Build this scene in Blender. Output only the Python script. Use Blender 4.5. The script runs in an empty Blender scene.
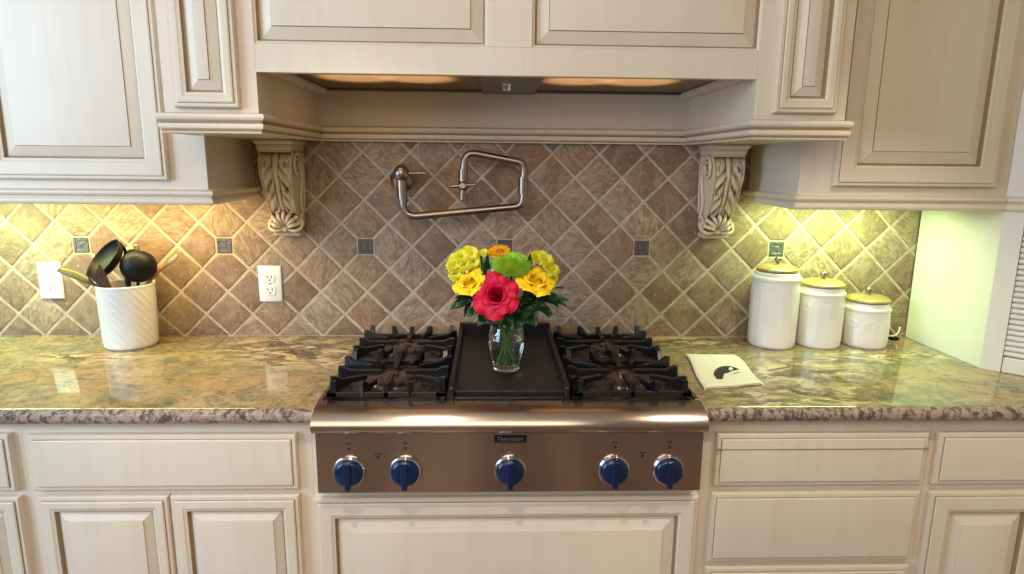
import bpy, math, random
from mathutils import Vector, Matrix, noise
random.seed(7)
C = bpy.context.scene.collection
PI = math.pi
ORG = {}

# ------------------------------------------------------------------ materials
def lin(c):
    r = []
    for v in c[:3]:
        v /= 255.0
        r.append(v / 12.92 if v <= 0.04045 else ((v + 0.055) / 1.055) ** 2.4)
    return (r[0], r[1], r[2], 1.0)

class NT:
    def __init__(s, name):
        s.mat = bpy.data.materials.new(name); s.mat.use_nodes = True
        s.t = s.mat.node_tree; s.t.nodes.clear()
        s.out = s.n('ShaderNodeOutputMaterial'); s.b = s.n('ShaderNodeBsdfPrincipled')
        s.l(s.b.outputs[0], s.out.inputs[0])
    def n(s, k, **kw):
        o = s.t.nodes.new(k)
        for a, v in kw.items(): setattr(o, a, v)
        return o
    def l(s, a, b): s.t.links.new(a, b)
    def set(s, **kw):
        nm = dict(col='Base Color', rough='Roughness', metal='Metallic', spec='Specular IOR Level', trans='Transmission Weight', ior='IOR', coat='Coat Weight', coatr='Coat Roughness', aniso='Anisotropic', sss='Subsurface Weight', alpha='Alpha')
        for a, v in kw.items():
            i = s.b.inputs[nm[a]]
            if hasattr(v, 'is_output'): s.l(v, i)
            else: i.default_value = v
    def coord(s, sx=1, sy=1, sz=1, rot=(0, 0, 0)):
        tc = s.n('ShaderNodeTexCoord'); mp = s.n('ShaderNodeMapping')
        mp.inputs['Scale'].default_value = (sx, sy, sz); mp.inputs['Rotation'].default_value = rot
        s.l(tc.outputs['Object'], mp.inputs[0]); return mp.outputs[0]
    def noise(s, vec, scale, detail=4, rough=.55, dist=0):
        o = s.n('ShaderNodeTexNoise'); o.inputs['Scale'].default_value = scale; o.inputs['Detail'].default_value = detail
        o.inputs['Roughness'].default_value = rough; o.inputs['Distortion'].default_value = dist
        s.l(vec, o.inputs['Vector']); return o.outputs['Fac']
    def ramp(s, fac, stops, interp='LINEAR'):
        o = s.n('ShaderNodeValToRGB'); o.color_ramp.interpolation = interp
        el = o.color_ramp.elements
        while len(el) < len(stops): el.new(.5)
        for e, (p, c) in zip(el, stops):
            e.position = p; e.color = lin(c) if not isinstance(c, (int, float)) else (c, c, c, 1)
        s.l(fac, o.inputs[0]); return o.outputs[0]
    def mix(s, fac, a, b, mode='MIX'):
        o = s.n('ShaderNodeMix', data_type='RGBA', blend_type=mode)
        for v, i in ((fac, o.inputs[0]), (a, o.inputs[6]), (b, o.inputs[7])):
            if hasattr(v, 'is_output'): s.l(v, i)
            elif isinstance(v, (tuple, list)): i.default_value = lin(v)
            else: i.default_value = v
        return o.outputs[2]
    def math(s, op, a, b=0.0, clamp=False):
        o = s.n('ShaderNodeMath', operation=op); o.use_clamp = clamp
        for v, i in ((a, o.inputs[0]), (b, o.inputs[1])):
            if hasattr(v, 'is_output'): s.l(v, i)
            else: i.default_value = v
        return o.outputs[0]
    def bump(s, h, strength=.3, dist=.002):
        o = s.n('ShaderNodeBump'); o.inputs['Strength'].default_value = strength; o.inputs['Distance'].default_value = dist
        s.l(h, o.inputs['Height']); s.l(o.outputs[0], s.b.inputs['Normal'])

def simple(name, col, rough=.5, var=.06, scale=30, bump=0, **kw):
    m = NT(name); c = m.coord()
    n = m.noise(c, scale)
    dark = tuple(max(0, v * (1 - var * 2.2)) for v in col); lite = tuple(min(255, v * (1 + var)) for v in col)
    m.set(col=m.ramp(n, [(.3, dark), (.7, lite)]), rough=rough, **kw)
    if bump: m.bump(n, bump, .002)
    return m.mat

M = {}
def paint(name, base, glaze, ao=None, rough=.38):
    m = NT(name)
    streak = m.noise(m.coord(45, 45, 2.2), 1.0, 3)
    blot = m.noise(m.coord(), 3.5, 3)
    col = m.mix(m.ramp(streak, [(.42, 0.0), (.78, .20)]), base, glaze)
    col = m.mix(m.ramp(blot, [(.40, 0.0), (.8, .28)]), col, glaze)
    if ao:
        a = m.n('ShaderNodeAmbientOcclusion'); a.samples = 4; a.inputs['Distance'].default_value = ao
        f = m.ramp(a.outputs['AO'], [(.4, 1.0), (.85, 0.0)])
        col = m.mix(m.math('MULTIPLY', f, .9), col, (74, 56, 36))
    m.set(col=col, rough=rough, spec=.4)
    return m.mat
M['paint'] = paint('glazed_cream_paint', (226, 212, 194), (204, 182, 154))
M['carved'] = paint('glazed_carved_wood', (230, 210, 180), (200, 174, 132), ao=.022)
M['glaze'] = paint('dark_glaze_line', (158, 132, 100), (124, 98, 68))
M['softglaze'] = paint('soft_glaze_edge', (214, 199, 176), (192, 172, 142))
M['lit_paint'] = paint('window_lit_cream_paint', (228, 222, 214), (214, 204, 190))  # same cream paint, lightened to carry the window light in its colour

# travertine tiles
m = NT('tumbled_travertine')
at = m.n('ShaderNodeAttribute', attribute_name='rnd')
sep = m.n('ShaderNodeSeparateColor'); m.l(at.outputs['Color'], sep.inputs[0])
tc = m.n('ShaderNodeTexCoord')
off = m.n('ShaderNodeVectorMath', operation='MULTIPLY_ADD'); m.l(at.outputs['Color'], off.inputs[0]); off.inputs[1].default_value = (9, 9, 9); m.l(tc.outputs['Object'], off.inputs[2])
rot = m.n('ShaderNodeVectorRotate', rotation_type='Y_AXIS'); m.l(off.outputs[0], rot.inputs[0])
m.l(m.math('MULTIPLY', sep.outputs[1], 3.14), rot.inputs['Angle'])
base = m.ramp(sep.outputs[0], [(0, (132, 106, 86)), (.3, (150, 122, 99)), (.55, (166, 138, 112)), (.8, (168, 146, 126)), (1, (190, 164, 134))])
st = m.n('ShaderNodeMapping'); m.l(rot.outputs[0], st.inputs[0]); st.inputs['Scale'].default_value = (1, 1, 2.6)
vein = m.noise(st.outputs[0], 22, 6, .6, 1.6)
cloud = m.noise(off.outputs[0], 11, 5, .6, .6)
col = m.mix(m.ramp(vein, [(.40, 0.0), (.60, .72)]), base, (116, 92, 74))
col = m.mix(m.ramp(cloud, [(.50, 0.0), (.70, .45)]), col, (184, 160, 134))
mot = m.noise(off.outputs[0], 48, 4, .65, .8)
col = m.mix(m.ramp(mot, [(.34, .4), (.48, 0.0)]), col, (112, 90, 73))
col = m.mix(m.ramp(mot, [(.60, 0.0), (.74, .35)]), col, (196, 174, 148))
pit = m.noise(off.outputs[0], 85, 3)
col = m.mix(m.ramp(pit, [(.66, 0.0), (.72, .6)]), col, (205, 186, 160))
m.set(col=col, rough=.5, spec=.35)
m.bump(m.mix(.5, vein, pit), .25, .002)
M['tile'] = m.mat
M['grout'] = simple('sanded_grout', (190, 172, 152), .85, .06, 60, .2)
m = NT('bronze_accent'); n = m.noise(m.coord(), 120, 3)
m.set(col=m.ramp(n, [(.3, (74, 70, 70)), (.7, (120, 116, 114))]), rough=.42, metal=.35); m.bump(n, .4, .002)
M['accent'] = m.mat

# granite
m = NT('gold_green_granite')
co = m.coord()
big = m.noise(m.coord(1, 1.6, 1), 3.6, 6, .62, 1.4)
mid = m.noise(co, 17, 7, .7, 1.2)
fine = m.noise(co, 75, 5, .7)
gr = m.noise(co, 190, 3, .6)
col = m.ramp(big, [(.30, (92, 92, 76)), (.41, (142, 124, 88)), (.51, (168, 146, 104)), (.58, (124, 118, 92)), (.70, (182, 164, 130))])
col = m.mix(m.ramp(mid, [(.50, 0.0), (.64, .55)]), col, (196, 176, 134))
col = m.mix(m.ramp(mid, [(.32, .75), (.46, 0.0)]), col, (92, 82, 60))
col = m.mix(m.ramp(fine, [(.34, .7), (.46, 0.0)]), col, (84, 72, 58))
col = m.mix(m.ramp(fine, [(.58, 0.0), (.72, .45)]), col, (206, 186, 146))
def blob(cx, cy, rx, ry):
    g = m.n('ShaderNodeMapping'); m.l(m.n('ShaderNodeTexCoord').outputs['Object'], g.inputs[0])
    g.vector_type = 'POINT'; g.inputs['Location'].default_value = (-cx / rx, -cy / ry, 0); g.inputs['Scale'].default_value = (1 / rx, 1 / ry, 0)
    ln = m.n('ShaderNodeVectorMath', operation='LENGTH'); m.l(g.outputs[0], ln.inputs[0])
    return m.ramp(ln.outputs['Value'], [(.25, 1.0), (1.0, 0.0)])
vn = m.noise(m.coord(1, 2.0, 1, (0, 0, -.35)), 9, 8, .68, 1.6)
for bx, by, rx, ry in ((-.66, -.13, .30, .20), (-.54, -.24, .24, .13), (.62, -.06, .26, .10), (-1.22, -.22, .20, .08), (.78, -.36, .28, .20), (1.15, -.22, .3, .08), (.72, -.56, .3, .12)):
    bl = blob(bx, by, rx, ry)
    col = m.mix(m.math('MULTIPLY', bl, m.ramp(vn, [(.51, 0.0), (.57, 1.0)])), col, (222, 200, 158))
    col = m.mix(m.math('MULTIPLY', bl, m.ramp(vn, [(.42, 1.0), (.50, 0.0)])), col, (84, 66, 60))
och = m.noise(co, 5.5, 5, .6, .8)
col = m.mix(m.ramp(och, [(.54, 0.0), (.68, .5)]), col, (196, 150, 98))
col = m.mix(m.ramp(och, [(.32, .6), (.45, 0.0)]), col, (98, 100, 82))
grn = m.noise(co, 2.2, 3)
col = m.mix(m.ramp(grn, [(.5, 0.0), (.7, .35)]), col, (128, 136, 92))
col = m.mix(m.ramp(gr, [(.30, .75), (.40, 0.0)]), col, (60, 50, 44))
m.set(col=col, rough=.06, spec=.6)
M['granite'] = m.mat
m = NT('granite_edge'); co = m.coord()  # front edge's weaker reflection put into a greyer, darker granite colour
g1 = m.noise(m.coord(1, 1, .6), 70, 4, .7); g2 = m.noise(co, 40, 4, .7, .5)
col = m.ramp(g2, [(.3, (128, 104, 92)), (.5, (178, 158, 142)), (.7, (150, 128, 104))])
col = m.mix(m.ramp(g1, [(.42, .85), (.54, 0.0)]), col, (70, 57, 55))
m.set(col=col, rough=.16, spec=.5)
M['granite_edge'] = m.mat

def metal(name, col, rough, aniso=0, sx=1, sy=1, sz=1, amp=.12):
    m = NT(name); n = m.noise(m.coord(sx, sy, sz), 1.0, 4, .7)
    m.set(col=m.ramp(n, [(.3, tuple(v * (1 - amp) for v in col)), (.7, tuple(min(255, v * (1 + amp * .4)) for v in col))]), metal=1.0, aniso=aniso)
    m.set(rough=m.ramp(n, [(.3, rough * .85), (.7, rough * 1.2)]))
    if aniso:
        tg = m.n('ShaderNodeTangent', direction_type='RADIAL', axis='Z'); m.l(tg.outputs[0], m.b.inputs['Tangent']); m.b.inputs['Anisotropic Rotation'].default_value = .25
    return m.mat
m = NT('brushed_stainless'); tg = m.n('ShaderNodeCombineXYZ'); tg.inputs[0].default_value = 1.0; m.l(tg.outputs[0], m.b.inputs['Tangent'])
m.set(col=lin((188, 170, 157)), metal=1.0, rough=.21, aniso=.8); m.b.inputs['Anisotropic Rotation'].default_value = .25
M['steel'] = m.mat
M['deck'] = metal('stainless_deck', (150, 128, 110), .30, 0, 3, 300, 300, .1)
M['nickel'] = metal('brushed_nickel', (158, 146, 136), .30, 0, 6, 6, 6, .03)
M['chrome'] = metal('polished_chrome', (225, 225, 228), .06, 0, 5, 5, 5)
M['darksteel'] = metal('hood_steel', (128, 118, 110), .35, 0, 300, 3, 300)
m = NT('perforated_baffle'); co = m.coord(160, 160, 160)
w = m.n('ShaderNodeTexWave', wave_type='BANDS', bands_direction='X'); w.inputs['Scale'].default_value = .5; m.l(co, w.inputs[0])
w2 = m.n('ShaderNodeTexWave', wave_type='BANDS', bands_direction='Y'); w2.inputs['Scale'].default_value = .5; m.l(co, w2.inputs[0])
h = m.math('MULTIPLY', w.outputs['Fac'], w2.outputs['Fac'])
m.set(col=m.ramp(h, [(.2, (150, 118, 86)), (.7, (46, 34, 28))]), metal=.45, rough=.42); m.bump(h, .5, .001)
M['baffle'] = m.mat
M['iron'] = simple('black_cast_iron', (17, 17, 21), .34, .2, 150, .25, spec=.5)
M['griddle'] = simple('seasoned_griddle', (31, 28, 26), .42, .15, 60, .1)
M['burner'] = simple('burner_enamel', (70, 52, 46), .22, .15, 40, 0, spec=.6)
M['brass'] = metal('burner_ring', (196, 170, 140), .25)
M['blue'] = simple('cobalt_blue_plastic', (8, 34, 74), .16, .08, 20, spec=.6)
M['black'] = simple('black_plastic', (12, 12, 13), .48, .1, 40, spec=.3)
M['ink'] = simple('black_ink', (26, 24, 26), .5, .05, 80)
M['badge'] = simple('black_badge', (22, 20, 21), .3, .05, 60)
M['badge_letter'] = metal('badge_silver', (205, 202, 198), .3)
M['ceramic'] = simple('white_glazed_ceramic', (236, 232, 228), .16, .02, 6, coat=.4)
M['plate'] = simple('white_plastic', (238, 238, 236), .3, .015, 10)
M['slot'] = simple('outlet_slot_shadow', (60, 56, 52), .6)
m = NT('honey_wood'); n = m.noise(m.coord(3, 40, 10), 1.5, 5, .6, .5)
m.set(col=m.ramp(n, [(.3, (136, 110, 66)), (.7, (176, 148, 96))]), rough=.35); M['wood'] = m.mat
m = NT('utensil_wood'); n = m.noise(m.coord(60, 60, 8), 1.5, 5)
m.set(col=m.ramp(n, [(.3, (138, 84, 46)), (.7, (190, 128, 74))]), rough=.5); M['spoonwood'] = m.mat
M['brown'] = simple('dark_brown_wood', (84, 52, 40), .4, .12, 40)
M['olive'] = simple('olive_utensil', (104, 98, 62), .35, .08, 30)
M['cloth'] = simple('cream_cotton', (238, 232, 212), .9, .03, 300, .35)
M['print'] = simple('black_print', (52, 46, 46), .85, .2, 120)
M['pinkprint'] = simple('pale_pink_print', (205, 178, 170), .9)
def petal(name, c1, c2, rough=.5):
    m = NT(name); n = m.noise(m.coord(), 45, 4)
    m.set(col=m.ramp(n, [(.3, c1), (.7, c2)]), rough=rough, sss=.04, spec=.25)
    m.b.inputs['Subsurface Radius'].default_value = (.006, .004, .002)
    return m.mat
M['rosered'] = petal('crimson_petal', (176, 6, 44), (212, 20, 66))
M['roseyel'] = petal('golden_petal', (250, 200, 14), (255, 222, 48))
M['daisy'] = petal('lemon_petal', (206, 204, 26), (236, 228, 70))
M['daisyeye'] = petal('daisy_eye', (150, 150, 30), (196, 186, 46))
M['mum'] = petal('lime_petal', (140, 200, 40), (186, 232, 84))
M['orange'] = petal('amber_petal', (232, 150, 8), (250, 186, 24))
M['sunbrown'] = petal('amber_eye', (150, 96, 16), (190, 130, 24))
M['leaf'] = petal('dark_leaf', (14, 40, 20), (38, 74, 34), .35)
M['leafpale'] = petal('sage_leaf', (96, 116, 88), (140, 156, 122), .5)
M['lilac'] = petal('pale_lilac_petal', (205, 180, 190), (232, 214, 214))
M['stem'] = petal('green_stem', (52, 96, 30), (96, 142, 52), .4)
m = NT('clear_glass'); m.set(col=(.97, 1, .98, 1), rough=.0, trans=1.0, ior=1.45); M['glass'] = m.mat
m = NT('vase_water'); m.set(col=(.95, .98, .93, 1), rough=.0, trans=1.0, ior=1.33); M['water'] = m.mat
m = NT('oak_floor'); br = m.n('ShaderNodeTexBrick'); br.offset = .37
for k_, v_ in (('Scale', 1.0), ('Mortar Size', .004), ('Brick Width', 1.3), ('Row Height', .13)): br.inputs[k_].default_value = v_
br.inputs['Color1'].default_value = lin((112, 84, 64)); br.inputs['Color2'].default_value = lin((206, 178, 152)); br.inputs['Mortar'].default_value = lin((70, 48, 34))
m.l(m.coord(1, 1, 1, (0, 0, PI / 2)), br.inputs['Vector']); n = m.noise(m.coord(30, 3, 1), 1.4, 5)
m.set(col=m.mix(m.ramp(n, [(.3, .35), (.7, 0.0)]), br.outputs['Color'], (110, 78, 54)), rough=.3); M['floor'] = m.mat
M['wall'] = simple('warm_wall_paint', (216, 200, 172), .8, .02, 4)
M['ceil'] = simple('ceiling_paint', (232, 228, 220), .9, .01, 4)
M['cord'] = simple('ivory_cord', (214, 208, 180), .5)
M['amber'] = metal('lamp_reflector', (255, 220, 170), .3)

# ------------------------------------------------------------------ mesh builder
class MB:
    def __init__(s): s.v = []; s.f = []; s.m = []; s.X = None
    def add(s, vs, fs, mi=0):
        b = len(s.v)
        s.v += [tuple(s.X @ Vector(p)) if s.X else tuple(p) for p in vs]
        for f in fs: s.f.append(tuple(b + i for i in f)); s.m.append(mi)
    def box(s, x0, x1, y0, y1, z0, z1, mi=0):
        v = [(x, y, z) for z in (z0, z1) for y in (y0, y1) for x in (x0, x1)]
        s.add(v, [(0, 2, 3, 1), (4, 5, 7, 6), (0, 1, 5, 4), (2, 6, 7, 3), (0, 4, 6, 2), (1, 3, 7, 5)], mi)
    def prism(s, poly, ax, a, b, mi=0):
        # poly of 2D points in the plane of the two other axes (x<y<z order)
        def P(p, t):
            return {0: (t, p[0], p[1]), 1: (p[0], t, p[1]), 2: (p[0], p[1], t)}[ax]
        n = len(poly); v = [P(p, a) for p in poly] + [P(p, b) for p in poly]
        s.add(v, [tuple(range(n))[::-1], tuple(range(n, 2 * n))] + [(i, (i + 1) % n, n + (i + 1) % n, n + i) for i in range(n)], mi)
    def lathe(s, prof, c=(0, 0, 0), seg=32, mi=0, fn=None):
        v = []
        for (r, z) in prof:
            for k in range(seg):
                a = 2 * PI * k / seg; rr = r if fn is None else fn(r, z, a)
                v.append((c[0] + rr * math.cos(a), c[1] + rr * math.sin(a), c[2] + z))
        f = []
        for i in range(len(prof) - 1):
            for k in range(seg):
                k2 = (k + 1) % seg
                f.append((i * seg + k, i * seg + k2, (i + 1) * seg + k2, (i + 1) * seg + k))
        if prof[0][0] > 1e-6: f.append(tuple(range(seg))[::-1])
        if prof[-1][0] > 1e-6: f.append(tuple((len(prof) - 1) * seg + k for k in range(seg)))
        s.add(v, f, mi)
    def tube(s, pts, r, seg=10, mi=0, flat=1.0):
        pts = [Vector(p) for p in pts]; n = len(pts); rr = r if isinstance(r, (list, tuple)) else [r] * n
        T = [(pts[min(i + 1, n - 1)] - pts[max(i - 1, 0)]).normalized() for i in range(n)]
        u = T[0].orthogonal().normalized(); v = []
        for i in range(n):
            u = (u - T[i] * u.dot(T[i])).normalized(); w = T[i].cross(u)
            for k in range(seg):
                a = 2 * PI * k / seg
                v.append(pts[i] + (u * math.cos(a) + w * math.sin(a) * flat) * rr[i])
        f = [(i * seg + k, i * seg + (k + 1) % seg, (i + 1) * seg + (k + 1) % seg, (i + 1) * seg + k) for i in range(n - 1) for k in range(seg)]
        f += [tuple(range(seg))[::-1], tuple((n - 1) * seg + k for k in range(seg))]
        s.add(v, f, mi)
    def sphere(s, c, r, seg=16, rings=10, mi=0, sc=(1, 1, 1), a0=0.0, a1=PI):
        prof = []
        v = []
        for i in range(rings + 1):
            t = a0 + (a1 - a0) * i / rings
            for k in range(seg):
                a = 2 * PI * k / seg
                v.append((c[0] + r * sc[0] * math.sin(t) * math.cos(a), c[1] + r * sc[1] * math.sin(t) * math.sin(a), c[2] + r * sc[2] * math.cos(t)))
        f = [(i * seg + k, (i + 1) * seg + k, (i + 1) * seg + (k + 1) % seg, i * seg + (k + 1) % seg) for i in range(rings) for k in range(seg)]
        s.add(v, f, mi)
    def grid(s, fn, nu, nv, mi=0):
        v = [fn(i / nu, j / nv) for j in range(nv + 1) for i in range(nu + 1)]
        s.add(v, [(j * (nu + 1) + i, j * (nu + 1) + i + 1, (j + 1) * (nu + 1) + i + 1, (j + 1) * (nu + 1) + i) for j in range(nv) for i in range(nu)], mi)
    def rings(s, x0, x1, z0, z1, yf, R, mats=None, close=True):
        """nested rectangles; R = [(inset, depth behind the front plane yf, material of the band leading here)]"""
        v = []; f = []; mm = []
        for (i, d, *_r) in R:
            ix, iz = (i, i) if not isinstance(i, tuple) else i
            v += [(x0 + ix, yf + d, z0 + iz), (x1 - ix, yf + d, z0 + iz), (x1 - ix, yf + d, z1 - iz), (x0 + ix, yf + d, z1 - iz)]
        b0 = len(s.v)
        s.v += [tuple(s.X @ Vector(p)) if s.X else p for p in v]
        for k in range(1, len(R)):
            mi = R[k][2] if len(R[k]) > 2 else 0
            for q in range(4):
                q2 = (q + 1) % 4
                s.f.append((b0 + (k - 1) * 4 + q, b0 + (k - 1) * 4 + q2, b0 + k * 4 + q2, b0 + k * 4 + q)); s.m.append(mi)
        if close:
            e = b0 + (len(R) - 1) * 4; s.f.append((e, e + 1, e + 2, e + 3)); s.m.append(0)
        s.f.append((b0 + 3, b0 + 2, b0 + 1, b0)); s.m.append(0)
    def sweep(s, path, prof, mi=0, gl=()):
        """prof: (out, z); out is to the right of the path direction"""
        n = len(path); P = [Vector((p[0], p[1])) for p in path]; v = []
        for i in range(n):
            d0 = (P[i] - P[i - 1]).normalized() if i else None
            d1 = (P[i + 1] - P[i]).normalized() if i < n - 1 else None
            r0 = Vector((d0.y, -d0.x)) if d0 else None; r1 = Vector((d1.y, -d1.x)) if d1 else None
            if r0 is None: o = r1
            elif r1 is None: o = r0
            else: o = (r0 + r1) / (1 + r0.dot(r1))
            for (q, z) in prof: v.append((P[i].x + o.x * q, P[i].y + o.y * q, z))
        k = len(prof); f = []
        for i in range(n - 1):
            for j in range(k):
                j2 = (j + 1) % k
                f.append((i * k + j, (i + 1) * k + j, (i + 1) * k + j2, i * k + j2))
        f += [tuple(range(k)), tuple((n - 1) * k + j for j in range(k))[::-1]]
        b0 = len(s.m); s.add(v, f, mi)
        for i in range(n - 1):
            for j in gl: s.m[b0 + i * k + j] = 1
    def build(s, name, mats, parent=None, loc=None, bevel=0, bseg=2, smooth=True, angle=38, local=False, sub=0, rnd=None):
        o0 = Vector(ORG.get(parent.name, (0, 0, 0))) if parent and not local else Vector((0, 0, 0))
        if parent is None and loc is not None: o0 = Vector(loc)
        me = bpy.data.meshes.new(name)
        me.from_pydata([tuple(Vector(p) - o0) for p in s.v], [], s.f)
        for mt in (mats if isinstance(mats, (list, tuple)) else [mats]): me.materials.append(M[mt])
        me.polygons.foreach_set('material_index', s.m)
        if rnd is not None:
            at = me.attributes.new('rnd', 'FLOAT_COLOR', 'FACE')
            for i, c in enumerate(rnd): at.data[i].color = c
        me.validate()
        import bmesh
        bm = bmesh.new(); bm.from_mesh(me); bmesh.ops.recalc_face_normals(bm, faces=bm.faces); bm.to_mesh(me); bm.free()
        if smooth:
            me.polygons.foreach_set('use_smooth', [True] * len(me.polygons)); me.set_sharp_from_angle(angle=math.radians(angle))
        me.update()
        o = bpy.data.objects.new(name, me); C.objects.link(o)
        if parent is not None:
            o.parent = parent; ORG[o.name] = ORG.get(parent.name, (0, 0, 0))
        elif loc is not None: o.location = loc; ORG[o.name] = tuple(loc)
        if bevel:
            b = o.modifiers.new('bevel', 'BEVEL'); b.width = bevel; b.segments = bseg; b.limit_method = 'ANGLE'; b.angle_limit = math.radians(40); b.harden_normals = True
        if sub:
            b = o.modifiers.new('sub', 'SUBSURF'); b.levels = sub; b.render_levels = sub
        return o

def tag(o, label, cat, group=None):
    o['label'] = label; o['category'] = cat
    if group: o['group'] = group
    return o
def thing(name, label, cat, loc, rz=0, group=None):
    o = bpy.data.objects.new(name, None); o.empty_display_size = .05; C.objects.link(o)
    o.location = loc; o.rotation_euler = (0, 0, rz); ORG[o.name] = tuple(loc)
    return tag(o, label, cat, group)
def struct(o): o['kind'] = 'structure'; return o
def B(name, mats, parent, dims, bevel=.0015, **kw):
    b = MB(); b.box(*dims); return b.build(name, mats, parent, bevel=bevel, **kw)
def arc(c, r, a0, a1, n, plane='xz', y=0):
    return [(c[0] + r * math.cos(a0 + (a1 - a0) * k / n), y, c[1] + r * math.sin(a0 + (a1 - a0) * k / n)) for k in range(n + 1)]
def smooth_path(pts, n=8):
    """Catmull-Rom"""
    P = [Vector(p) for p in pts]; P = [P[0] * 2 - P[1]] + P + [P[-1] * 2 - P[-2]]; out = []
    for i in range(1, len(P) - 2):
        for k in range(n):
            t = k / n; a, b, c, d = P[i - 1:i + 3]
            out.append(.5 * ((2 * b) + (c - a) * t + (2 * a - 5 * b + 4 * c - d) * t * t + (3 * b - a - 3 * c + d) * t ** 3))
    out.append(P[-2]); return out
def round_path(pts, r, n=7):
    P = [Vector(p) for p in pts]; out = [P[0]]
    for i in range(1, len(P) - 1):
        a = (P[i - 1] - P[i]); b = (P[i + 1] - P[i]); rr = min(r, a.length * .49, b.length * .49)
        p0 = P[i] + a.normalized() * rr; p1 = P[i] + b.normalized() * rr
        for k in range(n + 1):
            t = k / n; out.append(p0 * (1 - t) ** 2 + P[i] * 2 * t * (1 - t) + p1 * t * t)
    out.append(P[-1]); return out

# ------------------------------------------------------------------ room shell
struct(B('wall_back', 'wall', None, (-3.2, 2.07, .012, .11, 0, 2.75), 0))
struct(B('wall_right', 'wall', None, (1.95, 2.07, -3.6, .012, 0, 2.75), 0))
struct(B('floor', 'floor', None, (-3.2, 2.07, -3.6, .11, -.05, 0), 0))
struct(B('ceiling', 'ceil', None, (-3.2, 2.07, -3.6, .11, 2.75, 2.8), 0))

# ------------------------------------------------------------------ tiled backsplash
X0, ZI, A = -1.3295, 1.2087, .0735
BX0, BX1, BZ0, BZ1 = -1.9, 1.3385, .915, 1.5375
def clip(poly, ax, lim, keep_less):
    out = []
    for i in range(len(poly)):
        p, q = poly[i], poly[(i + 1) % len(poly)]
        dp = (lim - p[ax]) if keep_less else (p[ax] - lim); dq = (lim - q[ax]) if keep_less else (q[ax] - lim)
        if dp >= 0: out.append(p)
        if dp * dq < 0:
            t = dp / (dp - dq); out.append((p[0] + (q[0] - p[0]) * t, p[1] + (q[1] - p[1]) * t))
    return out
bs = thing('tile_backsplash', 'diagonal brown travertine tile backsplash behind the rangetop and counters', 'backsplash', (0, 0, .915))
tb = MB(); rnd = []; H = .0235
HG = .0038
for i in range(-9, 40):
    for j in range(-5, 6):
        if (i + j) % 2 == 0: continue
        cx, cz = X0 + i * A, ZI + j * A
        h = A - HG * 1.414
        poly = [(cx + h, cz), (cx, cz + h), (cx - h, cz), (cx, cz - h)]
        poly = [(p[0] + random.uniform(-.0006, .0006), p[1] + random.uniform(-.0006, .0006)) for p in poly]
        for di, dj in ((1, 0), (-1, 0), (0, 1), (0, -1)):
            if j + dj == 0 and (i + di) % 6 == 0 and i + di < 36:
                vx, vz = X0 + (i + di) * A, ZI
                if di: poly = clip(poly, 0, vx - di * (H + .004), di > 0)
                else: poly = clip(poly, 1, vz - dj * (H + .004), dj > 0)
        for ax, lim, less in ((0, BX0, 0), (0, BX1 - .002, 1), (1, BZ0 + .002, 0), (1, BZ1, 1)):
            if poly: poly = clip(poly, ax, lim, bool(less))
        if len(poly) < 3: continue
        gx = sum(p[0] for p in poly) / len(poly); gz = sum(p[1] for p in poly) / len(poly)
        dy = random.uniform(-.0006, .0006)
        def inset(p, d):
            dx, dz = p[0] - gx, p[1] - gz; L = math.hypot(dx, dz); k = max(0, (L - d) / L); return (gx + dx * k, gz + dz * k)
        n = len(poly)
        lv = [[(p[0], .008, p[1]) for p in poly], [(p[0], .0028 + dy, p[1]) for p in poly],
              [(inset(p, .0022)[0], .0006 + dy, inset(p, .0022)[1]) for p in poly], [(inset(p, .0062)[0], dy * .8, inset(p, .0062)[1]) for p in poly]]
        vs = sum(lv, []); fs = []
        for k in range(3):
            for q in range(n): fs.append((k * n + q, k * n + (q + 1) % n, (k + 1) * n + (q + 1) % n, (k + 1) * n + q))
        fs.append(tuple(3 * n + q for q in range(n)))
        c = (random.random(), random.random(), random.random(), 1)
        tb.add(vs, fs); rnd += [c] * len(fs)
tb.build('travertine_tiles', 'tile', bs, rnd=rnd, angle=60)
B('grout_bed', 'grout', bs, (BX0, BX1, .0022, .0118, BZ0, BZ1), 0)
for k in range(-1, 6):
    vx = X0 + 6 * k * A
    if vx < BX0 or vx > BX1: continue
    b = MB(); b.rings(vx - H, vx + H, ZI - H, ZI + H, -.001, [(0, .008), (0, .002), (.002, 0), (.008, 0), (.010, .0018), (.016, .0018), (.018, .0002)])
    b.build('accent_tile', 'accent', bs)

# ------------------------------------------------------------------ cabinets
DOOR = ['paint', 'glaze', 'softglaze']
def door_rings(st, bev=.034, t=.022, line=1):
    return [(0, t), (0, .0075), (.003, .0045, 2), (.0095, .0045), (.0105, .0015, 1), (.0135, 0), (st - .011, 0), (st - .008, .0012, 2), (st - .002, .003), (st, .0105, 1), (st + .0040, .0115, 1),
            (st + bev, .0035), (st + bev + .0012, .0012, line), (st + bev + .003, .0008)]
def door(name, x0, x1, z0, z1, yf, parent, st=.055, bev=.034, t=.022, local=False, line=1):
    b = MB(); b.rings(x0, x1, z0, z1, yf, door_rings(st, bev, t, line)); return b.build(name, DOOR, parent, local=local, angle=20)
def drawer(name, x0, x1, z0, z1, yf, parent, t=.022, split=None):
    R = [(0, t), (0, .008), (.003, .005, 2), (.0105, .0045), (.0118, .0018, 1), (.0145, .0002), (.016, 0)]
    b = MB(); b.rings(x0, x1, z0, z1, yf, R)
    return b.build(name, DOOR, parent, angle=20)

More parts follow.
